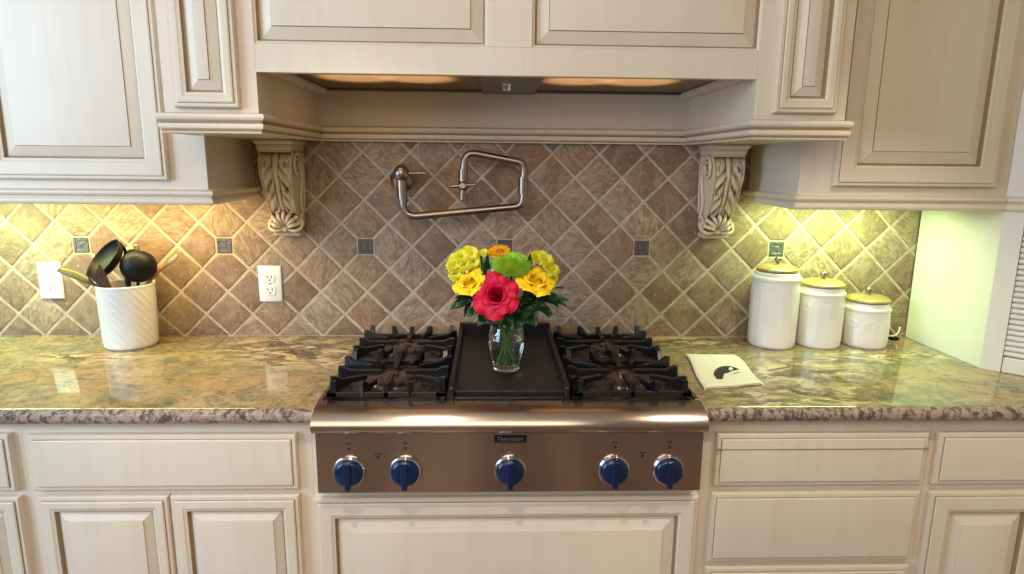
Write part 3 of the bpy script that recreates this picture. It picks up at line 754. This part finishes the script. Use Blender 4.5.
def rose(pos, nrm, R, mat, name='bloom', parent=None, op=1.0, wd=1.0):
    b = MB(); b.X = frame(pos, nrm, random.random())
    k = R / .05
    # tight spiral heart
    for q in range(3):
        def sp(u, v, q=q):
            th = u * 2 * PI * 1.15 + q * 2.1; rr = (.0045 + .0035 * u + .0028 * q + .004 * v * v) * k
            return (rr * math.cos(th), rr * math.sin(th), (.006 + .026 * v + .002 * math.sin(th * 2)) * k)
        b.grid(sp, 22, 6)
    ga = 0
    spec = [(3, .004, .010, .033, .02, .007, .002), (4, .007, .013, .035, .08, .007, .004), (5, .011, .016, .038, .17, .008, .012), (5, .015, .020, .040, .30, .008, .035), (6, .018, .023, .042, .48, .009, .065), (6, .020, .026, .043, .72, .010, .09), (6, .021, .028, .045, .98, .010, .10)]
    for n, base, w, L, tilt, cup, curl in spec:
        for q in range(n):
            ga2 = ga + q * 2 * PI / n + random.uniform(-.22, .22)
            petal_surf(b, base * k * .78, ga2, w * k * wd, L * k * random.uniform(.88, 1.08), cup * k, curl * k, tilt * op + random.uniform(-.10, .10))
        ga += .55
    b.sphere((0, 0, .004 * k), .016 * k, 12, 6, sc=(1, 1, .7))
    o = b.build(name, mat, parent, angle=80)
    return o
def thin_petal(b, pos_frame, L, w, up, droop, mi=0, n=4):
    pass
def daisy(parent, pos, nrm, R, n=15, mat='daisy', eye='daisyeye', er=.30, layers=2, name='bloom'):
    b = MB(); b.X = frame(pos, nrm, random.random())
    for l in range(layers):
        for q in range(n):
            a = 2 * PI * (q + .5 * l) / n + random.uniform(-.06, .06); ca, sa = math.cos(a), math.sin(a)
            L = R * (1 - .13 * l) * random.uniform(.9, 1.06); w = R * .19
            lift = (.12 + .30 * l + random.uniform(-.05, .05))
            def fn(u, v):
                x = (u * 2 - 1) * w * (math.sin(PI * (.14 + .74 * v)) ** .6)
                rr = R * er * .6 + (L - R * er * .6) * v
                return (rr * ca - x * sa, rr * sa + x * ca, L * (lift * v - .30 * v * v) + abs(u * 2 - 1) * .05 * R)
            b.grid(fn, 2, 5)
    b.sphere((0, 0, R * .03), R * er, 14, 8, 1, sc=(1, 1, .55))
    return b.build(name, [mat, eye], parent, angle=80)
def mum(parent, pos, nrm, R, mat='mum'):
    b = MB(); b.X = frame(pos, nrm)
    b.sphere((0, 0, 0), R * .74, 24, 12, 1, sc=(1, 1, .48))
    N = 300
    for q in range(N):
        t = math.acos(1 - 1.12 * (q + .5) / N); a = q * 2.39996
        d = Vector((math.sin(t) * math.cos(a), math.sin(t) * math.sin(a), math.cos(t) * .52)); dn = d.normalized()
        s1 = dn.orthogonal().normalized() if False else Vector((-math.sin(a), math.cos(a), 0)); up = dn.cross(s1)
        p0 = d * R * .66; p1 = d * R * .95 + Vector((0, 0, R * .02)); p2 = d * R * 1.10 + Vector((0, 0, R * .10))
        w = R * .058
        b.add([p0 - s1 * w * .6, p0 + s1 * w * .6, p1 + s1 * w, p2, p1 - s1 * w, p1 + up * w * .5], [(0, 1, 2, 5), (2, 3, 5), (3, 4, 5), (4, 0, 5)])
    return b.build('bloom', [mat, 'daisyeye'], parent, angle=20)
def leaf(parent, p0, p1, w, sag=.1, mat='leaf', name='leaf', twist=0.0):
    p0, p1 = Vector(p0), Vector(p1); d = p1 - p0; L = d.length; d.normalize()
    s = d.cross(Vector((0, -.75, .6))).normalized(); n = s.cross(d).normalized()
    if twist: q = Matrix.Rotation(twist, 3, d); s = q @ s; n = q @ n
    b = MB()
    def fn(u, v):
        x = u * 2 - 1; ww = w * math.sin(PI * min(1, v * .96 + .02)) ** .75 * (1 - .35 * v)
        return p0 + d * L * v + s * ww * x + n * (abs(x) * ww * .35 + .004 * math.sin(v * 9 + x)) - Vector((0, 0, sag * L * v * v))
    b.grid(fn, 6, 10)
    b.tube([p0 - d * .004, p0 + d * L * .3 - Vector((0, 0, sag * L * .09))], .0011, 6)
    return b.build(name, mat, parent, angle=80)
def stem(parent, top, a, rad=.0023, mid=None):
    """from the vase floor through the neck to the bloom"""
    foot = Vector((VX + .024 * math.cos(a), VY + .024 * math.sin(a), VZ + .016))
    neck = Vector((VX - .020 * math.cos(a), VY - .020 * math.sin(a), VZ + .122))
    top = Vector(top); nd = (top - Vector((VX, VY, VZ + .12))); hd = Vector((nd.x, nd.y, 0))
    if hd.length > .01: hd.normalize(); neck = Vector((VX, VY, VZ + .122)) + hd * .022; foot = Vector((VX, VY, VZ + .017)) - hd * .018 + Vector((math.cos(a), math.sin(a), 0)) * .010
    b = MB(); b.tube(smooth_path([foot, (foot + neck) / 2, neck, (neck * .45 + top * .55) + Vector((0, 0, .004)), top], 6), rad, 8)
    return b.build('stem', 'stem', parent)
def flower(kind, label, head):
    return thing(kind, label, 'flower', (VX, VY, VZ + .0165))
CAMP = Vector((-.05, -2.03, 1.477))
def toward(p, up=.35, side=0): 
    d = (CAMP - Vector(p)).normalized(); return d + Vector((side, 0, up))
# crimson rose
f = flower('rose', 'large crimson rose at the front of the bouquet', 0); hp = (-.0355, -.425, 1.136)
rose(hp, toward(hp, .30, -.10), .048, 'rosered', parent=f, op=.92, wd=1.0); stem(f, Vector(hp) + Vector((.004, .012, -.004)), .3, .003)
leaf(f, (-.045, -.42, 1.105), (-.085, -.435, 1.072), .017, .2); leaf(f, (-.016, -.42, 1.10), (.004, -.445, 1.058), .019, .15)
# yellow roses
f = flower('rose', 'yellow rose on the left of the crimson rose', 0); hp = (-.1005, -.388, 1.156)
rose(hp, Vector((-.35, -.62, .85)), .042, 'roseyel', parent=f, op=.62); stem(f, Vector(hp) + Vector((.004, .010, -.004)), 1.2)
leaf(f, (-.095, -.385, 1.135), (-.155, -.395, 1.112), .012, .2); leaf(f, (-.100, -.392, 1.132), (-.118, -.405, 1.082), .009, .1)
f = flower('rose', 'yellow rose on the right of the crimson rose', 0); hp = (.063, -.392, 1.160)
rose(hp, Vector((.25, -.60, .95)), .047, 'roseyel', parent=f, op=.70); stem(f, Vector(hp) + Vector((-.004, .010, -.004)), 2.0)
leaf(f, (.070, -.385, 1.140), (.128, -.395, 1.122), .016, .3); leaf(f, (.058, -.39, 1.130), (.104, -.415, 1.094), .018, .2)
# lilac bud
f = flower('tulip', 'pale lilac bud peeking between the crimson rose and green pompom', 0); hp = (-.046, -.380, 1.182)
b = MB()
for k in range(4):
    a = k * PI / 2
    def fn(u, v, a=a):
        x = (u * 2 - 1); rr = .010 * math.sin(PI * (.15 + .8 * v)) ; th = a + x * .85
        return Vector(hp) + Vector((rr * math.cos(th) + .012 * v, rr * math.sin(th), .040 * v - .008 + .003 * math.cos(x * 2)))
    b.grid(fn, 5, 7)
b.build('bloom', 'lilac', f, angle=80); stem(f, Vector(hp) + Vector((0, 0, -.006)), 2.6)
# green pompom
f = flower('chrysanthemum', 'lime green pompom chrysanthemum at the top of the bouquet', 0); hp = (.004, -.378, 1.208)
mum(f, hp, toward(hp, 2.3, .10), .050); stem(f, Vector(hp) + Vector((0, .004, -.012)), 3.2, .0027)
# amber daisy
f = flower('gerbera', 'amber daisy at the very top behind the green pompom', 0); hp = (-.026, -.345, 1.243)
daisy(f, hp, toward(hp, 2.3, 0), .033, 20, 'orange', 'sunbrown', .34); stem(f, Vector(hp) + Vector((0, .002, -.004)), 4.0)
# lemon daisy sprays
f = flower('daisy_spray', 'spray of lemon yellow daisies on the left of the bouquet', 0)
L1 = [((-.147, -.372, 1.210), .022), ((-.126, -.372, 1.233), .023), ((-.100, -.366, 1.240), .022), ((-.141, -.376, 1.186), .022), ((-.118, -.378, 1.210), .022), ((-.095, -.372, 1.219), .021), ((-.112, -.350, 1.245), .018), ((-.146, -.360, 1.225), .018), ((-.068, -.360, 1.242), .014), ((-.136, -.368, 1.168), .016)]
for hp, R in L1: daisy(f, hp, toward(hp, .5, -.25) + Vector((random.uniform(-.5, .5), 0, random.uniform(-.2, .6))), R, 14, layers=3, er=.22)
hub = Vector((-.098, -.370, 1.160)); stem(f, hub, 5.0)
b = MB()
for hp, R in L1: b.tube(smooth_path([hub, (hub + Vector(hp)) / 2 + Vector((0, .008, 0)), Vector(hp) + Vector((0, .004, -.002))], 5), .0013, 6)
b.build('branch', 'stem', f)
f = flower('daisy_spray', 'spray of lemon yellow daisies on the right of the bouquet', 0)
L2 = [((.069, -.362, 1.231), .021), ((.096, -.366, 1.224), .023), ((.112, -.370, 1.199), .022), ((.102, -.372, 1.207), .018), ((.083, -.354, 1.234), .018), ((.115, -.366, 1.178), .017)]
for hp, R in L2: daisy(f, hp, toward(hp, .5, .3) + Vector((random.uniform(-.5, .5), 0, random.uniform(-.2, .6))), R, 14, layers=3, er=.22)
hub = Vector((.082, -.368, 1.165)); stem(f, hub, .8)
b = MB()
for hp, R in L2: b.tube(smooth_path([hub, (hub + Vector(hp)) / 2 + Vector((0, .008, 0)), Vector(hp) + Vector((0, .004, -.002))], 5), .0013, 6)
b.build('branch', 'stem', f)
# foliage
f = tag(flower('leafy_sprig', 'x', 0), 'dark leafy sprig spreading to the right under the yellow rose', 'foliage')
stem(f, (.045, -.390, 1.125), .4)
for p0, p1, w, sg in (((.045, -.39, 1.13), (.152, -.40, 1.150), .017, .25), ((.09, -.395, 1.14), (.148, -.41, 1.115), .012, .1), ((.05, -.39, 1.128), (.140, -.405, 1.178), .011, .2), ((.05, -.395, 1.122), (.110, -.415, 1.098), .019, .15), ((.035, -.40, 1.115), (.066, -.430, 1.066), .030, .1), ((.025, -.40, 1.11), (.030, -.440, 1.066), .026, .1), ((.030, -.395, 1.12), (.030, -.43, 1.118), .026, .1), ((.038, -.385, 1.12), (.052, -.432, 1.095), .028, .1), ((.02, -.40, 1.10), (.000, -.440, 1.060), .019, .1), ((.03, -.39, 1.13), (.062, -.41, 1.140), .022, .1)):
    leaf(f, p0, p1, w, sg, twist=random.uniform(-.5, .5))
f = tag(flower('leafy_sprig', 'x', 0), 'dark leafy sprig on the left under the yellow rose', 'foliage')
stem(f, (-.060, -.392, 1.115), 2.4)
for p0, p1, w, sg in (((-.07, -.395, 1.128), (-.160, -.40, 1.112), .013, .2), ((-.065, -.40, 1.118), (-.110, -.41, 1.090), .015, .2), ((-.05, -.40, 1.11), (-.080, -.43, 1.068), .019, .1), ((-.05, -.40, 1.105), (-.048, -.435, 1.070), .015, .1), ((-.06, -.395, 1.12), (-.09, -.40, 1.175), .013, .1), ((-.075, -.392, 1.132), (-.150, -.392, 1.142), .010, .25)):
    leaf(f, p0, p1, w, sg, twist=random.uniform(-.5, .5))
f = tag(flower('leafy_sprig', 'x', 0), 'upright sage green blades rising behind the crimson rose', 'foliage')
stem(f, (-.060, -.378, 1.150), 3.6)
for p0, p1, w in (((-.062, -.378, 1.150), (-.074, -.380, 1.240), .010), ((-.062, -.376, 1.150), (-.060, -.372, 1.246), .011), ((-.055, -.378, 1.155), (-.050, -.372, 1.236), .009), ((.048, -.372, 1.16), (.052, -.370, 1.248), .010)):
    leaf(f, p0, p1, w, .02, 'leafpale' if p0[1] < -.377 and p1[0] > -.06 and p0[0] < 0 else 'leaf', twist=random.uniform(-.6, .6))

# ------------------------------------------------------------------ utensil crock
KX, KY, KZ = -1.149, -.100, .9152
c = thing('utensil_crock', 'white ceramic crock with diagonal ribs on the left counter', 'crock', (KX, KY, KZ))
def rib(r_, z, a):
    if r_ < .0735 or z < .010 or z > .182: return r_
    s = math.sin(11 * a + z * 118); s2 = math.sin(11 * a * 3 + z * 118 * 3)
    e = min(1, (z - .010) / .01, (.182 - z) / .008)
    return r_ + e * (.0022 * (abs(s) ** .7) - .0012)
pr = [(.0, .0), (.068, .0), (.0725, .004)] + [(.0740 + .0042 * k / 46, .008 + .176 * k / 46) for k in range(47)] + [(.0797, .188), (.0792, .191), (.0770, .1925), (.0745, .191), (.0730, .186), (.0690, .012), (.0, .010)]
b = MB(); b.lathe(pr, (KX, KY, KZ), 160, fn=rib); b.build('crock_body', 'ceramic', c, angle=70)

def utensil(name, label, cat='utensil', foot=(0, 0)):
    return thing(name, label, cat, (KX + foot[0], KY + foot[1], KZ + .0105)), Vector((KX + foot[0], KY + foot[1], KZ + .014))
def bowl(b, pos, nrm, R, depth=.75, th=.0022):
    b.X = frame(pos, nrm)
    n = 10
    po = [(R * math.sin(PI / 2 * k / n), -R * depth * math.cos(PI / 2 * k / n)) for k in range(n + 1)]
    pi_ = [((R - th) * math.sin(PI / 2 * k / n), -(R * depth - th) * math.cos(PI / 2 * k / n)) for k in range(n, -1, -1)]
    b.lathe([(max(0, x), z) for x, z in po + [(R + .001, .0006), (R - th * .5, .0012)] + pi_], seg=36); b.X = None
# ladle seen into the bowl
t, ft = utensil('ladle', 'black ladle with the open bowl facing out, leaning left in the crock', foot=(.036, .006)); hd = Vector((-1.200, -.112, 1.183))
b = MB(); bowl(b, hd, (-.50, -.55, .60), .068, .55); b.build('ladle_bowl', 'black', t, angle=60)
b = MB(); b.tube(smooth_path([ft, Vector((-1.150, -.085, 1.08)), Vector((-1.160, -.070, 1.165)), hd + Vector((.050, .030, .020)), hd + Vector((.046, .010, .047))], 6), .0048, 8); b.build('handle', 'black', t)
# dark spoon between the two ladles
t, ft = utensil('serving_spoon', 'black serving spoon standing between the two ladles', foot=(.016, .034)); hd = Vector((-1.132, -.070, 1.172))
b = MB(); bowl(b, hd, (.10, -1, .30), .034, .45); b.build('spoon_bowl', 'black', t, angle=60)
b = MB(); b.tube(smooth_path([ft, ft * .5 + hd * .5, hd + Vector((.002, .012, -.030))], 6), .005, 8); b.build('handle', 'black', t)
# ladle seen from behind
t, ft = utensil('ladle', 'black ladle with rounded back facing out on the right side of the crock', foot=(-.030, -.012)); hd = Vector((-1.098, -.112, 1.160))
b = MB(); bowl(b, hd, (-.42, .88, .12), .0485, .80); b.build('ladle_bowl', 'black', t, angle=60)
b = MB(); b.tube(smooth_path([ft, ft * .45 + hd * .55 + Vector((-.014, .014, 0)), hd + Vector((-.036, .012, -.014)), hd + Vector((-.048, -.001, .004))], 6), .0052, 8); b.build('handle', 'black', t)
# brown slotted turner
t, ft = utensil('slotted_turner', 'dark brown slotted turner leaning at the front of the crock', foot=(.020, -.030))
b = MB(); b.tube(smooth_path([ft, Vector((-1.148, -.150, 1.05)), Vector((-1.168, -.156, 1.105))], 6), .0075, 8); b.build('handle', 'brown', t)
b = MB(); p0 = Vector((-1.164, -.157, 1.085)); p1 = Vector((-1.188, -.185, 1.172)); d = (p1 - p0); sd = Vector((.92, 0, .28)); sd.normalize()
nrm = d.cross(sd).normalized()
for k in range(4):
    q0 = -.021 + k * .0112
    lo_ = p0 + d * .60; hi_ = p1 - d * (.10 * (3 - k))
    e4 = [lo_ + sd * q0, lo_ + sd * (q0 + .0092), hi_ + sd * (q0 + .0086), hi_ - d * .05 + sd * q0]
    b.add(e4 + [q_ + nrm * .003 for q_ in e4], [(0, 1, 2, 3), (7, 6, 5, 4), (0, 4, 5, 1), (1, 5, 6, 2), (2, 6, 7, 3), (3, 7, 4, 0)])
e = [p0 - sd * .012, p0 + sd * .012, p0 + d * .72 + sd * .0225, p0 + d * .66 - sd * .021]
b.add(e + [q_ + nrm * .003 for q_ in e], [(0, 1, 2, 3), (7, 6, 5, 4), (0, 4, 5, 1), (1, 5, 6, 2), (2, 6, 7, 3), (3, 7, 4, 0)])
b.build('turner_blade', 'brown', t, bevel=.0008)
# olive spatula to the left
t, ft = utensil('spatula', 'olive flat spatula sticking out to the left of the crock', foot=(.046, -.020))
path = smooth_path([ft, Vector((-1.165, -.130, 1.06)), Vector((-1.205, -.145, 1.104)), Vector((-1.250, -.150, 1.136)), Vector((-1.305, -.155, 1.158))], 6)
b = MB(); b.tube(path[:16], .005, 8); b.build('handle', 'olive', t)
b = MB(); pp = path[14:]; b.tube(pp, [.005 + .0075 * math.sin(PI * min(1, .05 + .84 * k / (len(pp) - 1))) for k in range(len(pp))], 10, flat=.35); b.build('spatula_blade', 'olive', t)
# wooden spatula to the right
t, ft = utensil('spatula', 'wooden spatula with grey tip sticking out to the right of the crock', foot=(-.046, .012))
b = MB(); b.tube(smooth_path([ft, Vector((-1.102, -.088, 1.085)), Vector((-1.062, -.086, 1.135)), Vector((-1.030, -.085, 1.163))], 6), .0062, 10); b.build('handle', 'spoonwood', t)
b = MB(); b.tube([(-1.040, -.085, 1.155), (-1.028, -.085, 1.165), (-1.012, -.085, 1.177), (-.998, -.085, 1.188), (-.992, -.085, 1.192)], [.006, .011, .014, .013, .009], 12, flat=.3); b.build('spatula_blade', 'olive', t)
# slim handle behind
t, ft = utensil('skimmer', 'slim steel utensil handle with hanging loop standing at the back of the crock', foot=(.0, .052))
b = MB(); b.tube([ft, Vector((-1.132, -.050, 1.200))], .0035, 8); b.tube([(-1.132 + .007 * math.cos(a), -.050, 1.207 + .009 * math.sin(a)) for a in [2 * PI * k / 20 for k in range(21)]], .0022, 8); b.build('handle', 'nickel', t)

# ------------------------------------------------------------------ canisters
def canister(cx, R, ztop, LR, label):
    cy = -.088; z0 = .9152; hgt = ztop - z0
    t = thing('canister', label, 'canister', (cx, cy, z0))
    def rel(r_, z, a):
        if r_ < R * .93 or z < .012 or z > hgt - .030: return r_
        s = 0
        if z < hgt - .052: s += .0012 * max(0, math.sin(14 * a)) ** 2 * min(1, (z - .012) / .01) 
        for k in range(7):
            aa = (a - k * 2 * PI / 7 + PI) % (2 * PI) - PI
            d = math.hypot(aa * R, (z - (hgt - .062)) * 1.3)
            s += .0012 * math.exp(-((d - .014) / .0035) ** 2)
        return r_ + s
    pr = [(0, 0), (R * .93, 0), (R * .97, .003), (R * .985, .010)] + [(R * (.985 + .015 * math.sin(PI * k / 34)), .012 + (hgt - .040) * k / 34) for k in range(35)]
    zz = hgt - .028
    pr += [(R * 1.0, zz + .003), (R * 1.02, zz + .006), (R * 1.025, zz + .010), (R * 1.0, zz + .014), (R * .94, zz + .017), (R * .905, zz + .021), (R * .90, zz + .028), (R * .88, zz + .029), (R * .84, zz + .028), (R * .84, zz), (R * .84, .012), (0, .010)]
    b = MB(); b.lathe(pr, (cx, cy, z0), 112, fn=rel); b.build('canister_body', 'ceramic', t, angle=60)
    lz = ztop + .002
    b = MB(); b.lathe([(R * .78, -.006), (R * .80, -.003), (R * .80, .001), (R * LR * .97, .001), (R * LR, .0035), (R * LR * .985, .008), (R * LR * .82, .0155), (R * LR * .45, .0195), (0, .0205)], (cx, cy, lz), 64); ld = b.build('lid', 'wood', t)
    b = MB(); b.lathe([(.006, .018), (.0045, .024), (.0065, .027), (.0105, .031), (.0115, .036), (.0095, .041), (.005, .044), (0, .0448)], (cx, cy, lz), 24); b.build('lid_knob', 'nickel', ld)
    return t
canister(.843, .0715, 1.150, .86, 'tallest of the three white ceramic canisters, nearest the rangetop')
canister(.992, .0680, 1.104, .96, 'middle sized white ceramic canister standing between the other two')
canister(1.1425, .0680, 1.055, .96, 'shortest white ceramic canister, nearest the appliance garage')
# cord in the corner
b = MB(); b.tube(smooth_path([(1.232, -.010, .975), (1.238, -.022, .950), (1.252, -.032, .931), (1.272, -.036, .927), (1.292, -.030, .936), (1.305, -.018, .952)], 6), .0034, 8)
o = b.build('power_cord', 'cord', None, loc=(1.27, -.03, .9185)); tag(o, 'ivory power cord looped in the corner beside the shortest canister', 'cord')
b = MB(); b.box(1.262, 1.286, -.050, -.024, .9152, .9262); o2 = b.build('cord_plug', 'black', o, bevel=.003)

# ------------------------------------------------------------------ folded cloth
c = thing('kitchen_towel', 'folded cream cloth napkin with black animal print on the right counter', 'napkin', (.59, -.35, .9152))
Q = [Vector((.532, -.216, 0)), Vector((.676, -.230, 0)), Vector((.651, -.472, 0)), Vector((.489, -.506, 0))]
def cl(u, v, z, wig=0.0):
    p = (Q[0] * (1 - u) + Q[1] * u) * (1 - v) + (Q[3] * (1 - u) + Q[2] * u) * v
    nz = noise.noise(Vector((p.x * 14, p.y * 14, z * 60))) * .0022
    return Vector((p.x + wig * math.sin(v * 7), p.y + wig * math.sin(u * 8), .9154 + z + nz + .0012))
for nm_, zt, zb, u0, u1, v0, v1 in (('lower_fold', .0040, .0006, 0, 1.05, .02, 1.0), ('upper_fold', .0082, .0046, .0, 1.0, 0, 1.0)):
    b = MB(); NU, NV = 22, 30
    top = lambda u, v: cl(u0 + (u1 - u0) * u, v0 + (v1 - v0) * v, zt - .0035 * (max(0, abs(u * 2 - 1) - .9) * 10) ** 2 - .0035 * (max(0, abs(v * 2 - 1) - .92) * 12.5) ** 2, .0022)
    bot = lambda u, v: cl(u0 + (u1 - u0) * u, v0 + (v1 - v0) * v, zb, .0022)
    b.grid(top, NU, NV); b.grid(bot, NU, NV)
    per = [(i / NU, 0) for i in range(NU)] + [(1, j / NV) for j in range(NV)] + [(1 - i / NU, 1) for i in range(NU)] + [(0, 1 - j / NV) for j in range(NV)]
    vv = [top(*q) for q in per] + [bot(*q) for q in per]; n = len(per)
    b.add(vv, [(k, (k + 1) % n, n + (k + 1) % n, n + k) for k in range(n)])
    b.build(nm_, 'cloth', c, angle=60)
def decal(poly, mat, name, lift):
    b = MB(); cxp = sum(p[0] for p in poly) / len(poly); czp = sum(p[1] for p in poly) / len(poly)
    n = len(poly); K = 5; vv = []
    for k in range(1, K + 1):
        for (u, v) in poly:
            q = cl(cxp + (u - cxp) * k / K, czp + (v - czp) * k / K, .0082 + lift, .0022); vv.append(q)
    vv.append(cl(cxp, czp, .0082 + lift, .0022)); e = len(vv) - 1
    fs = [(e, q, (q + 1) % n) for q in range(n)]
    for k in range(K - 1): fs += [(k * n + q, (k + 1) * n + q, (k + 1) * n + (q + 1) % n, k * n + (q + 1) % n) for q in range(n)]
    b.add(vv, fs); b.build(name, mat, c)
def outline(up, lo):
    a = smooth_path([(x, 0, y) for x, y in up], 5); d = smooth_path([(x, 0, y) for x, y in lo], 5)
    return [(p_[0], p_[2]) for p_ in a] + [(p_[0], p_[2]) for p_ in d[::-1]]
decal(outline([(.29, .85), (.30, .70), (.40, .54), (.55, .45), (.70, .46), (.81, .57)], [(.385, .86), (.40, .77), (.48, .69), (.58, .655), (.68, .605), (.80, .585)]), 'print', 'animal_print', .0008)
decal(outline([(.615, .575), (.645, .51), (.70, .50)], [(.635, .605), (.68, .585), (.71, .545)]), 'cloth', 'white_patch_print', .0013)
decal(outline([(.60, .70), (.70, .665), (.80, .655)], [(.60, .725), (.70, .70), (.79, .69)]), 'pinkprint', 'pink_print', .0008)

# ------------------------------------------------------------------ lights
def area(name, loc, aim, sx, sy, power, col):
    L = bpy.data.lights.new(name, 'AREA'); L.shape = 'RECTANGLE'; L.size = sx; L.size_y = sy; L.energy = power; L.color = col
    o = bpy.data.objects.new(name, L); C.objects.link(o); o.location = loc
    o.rotation_euler = (Vector(aim) - Vector(loc)).to_track_quat('-Z', 'Y').to_euler(); return o
def spot(name, loc, aim, power, col, size=1.4, r=.05):
    L = bpy.data.lights.new(name, 'SPOT'); L.energy = power; L.color = col; L.spot_size = size; L.spot_blend = .6; L.shadow_soft_size = r
    o = bpy.data.objects.new(name, L); C.objects.link(o); o.location = loc
    o.rotation_euler = (Vector(aim) - Vector(loc)).to_track_quat('-Z', 'Y').to_euler(); return o
area('window_light', (-2.5, -1.9, 1.75), (-.7, -.3, 1.35), 1.2, 1.5, 54, (.52, .75, 1.0))
area('room_light', (-.4, -2.8, 2.25), (-.1, 0, 1.1), 1.8, 1.0, 25, (1.0, .86, .69))
for x in (-.37, .94): spot('ceiling_can', (x, -1.60, 2.72), (x, -.66, .9), 75, (1.0, .88, .72), .72, .04)
area('under_cabinet_light', (-1.10, -.15, 1.357), (-1.10, -.06, .9), .56, .05, 3.5, (1.0, .79, .30))
area('under_cabinet_light', (-1.56, -.15, 1.357), (-1.56, -.06, .9), .34, .05, 3.4, (.70, 1.0, .45))
area('under_cabinet_light', (1.0, -.11, 1.357), (1.0, -.06, .9), .40, .05, 4.0, (.66, 1.0, .42))
for x in (-.40, -.24, .18, .34): spot('bounce_glow', (x, -.62, .97), (x, -.30, 1.686), 130, (1, .82, .58), .27, .02)  # added spots standing in for can light bounced up off the bullnose
W = bpy.data.worlds.new('room'); bpy.context.scene.world = W; W.use_nodes = True
bg = W.node_tree.nodes['Background']; bg.inputs[0].default_value = lin((208, 200, 190)); bg.inputs[1].default_value = .27

# ------------------------------------------------------------------ camera
f_, pit, yaw, rol, cx, D, cz = 639.026, .1935, .0339, .0100, -.0499, 2.0257, 1.477
fw = Vector((math.sin(yaw) * math.cos(pit), math.cos(yaw) * math.cos(pit), -math.sin(pit)))
rr = Vector((math.cos(yaw), -math.sin(yaw), 0)); uu = rr.cross(fw)
r2 = rr * math.cos(rol) + uu * math.sin(rol); u2 = -rr * math.sin(rol) + uu * math.cos(rol)
cd = bpy.data.cameras.new('camera'); cd.sensor_width = 36; cd.lens = f_ / 1024 * 36; cd.clip_start = .02
co = bpy.data.objects.new('camera', cd); C.objects.link(co)
co.matrix_world = Matrix(((r2.x, u2.x, -fw.x, cx), (r2.y, u2.y, -fw.y, -D), (r2.z, u2.z, -fw.z, cz), (0, 0, 0, 1)))
bpy.context.scene.camera = co
vw = bpy.context.scene.view_settings; vw.view_transform = 'Standard'; vw.look = 'None'; vw.exposure = 0.0
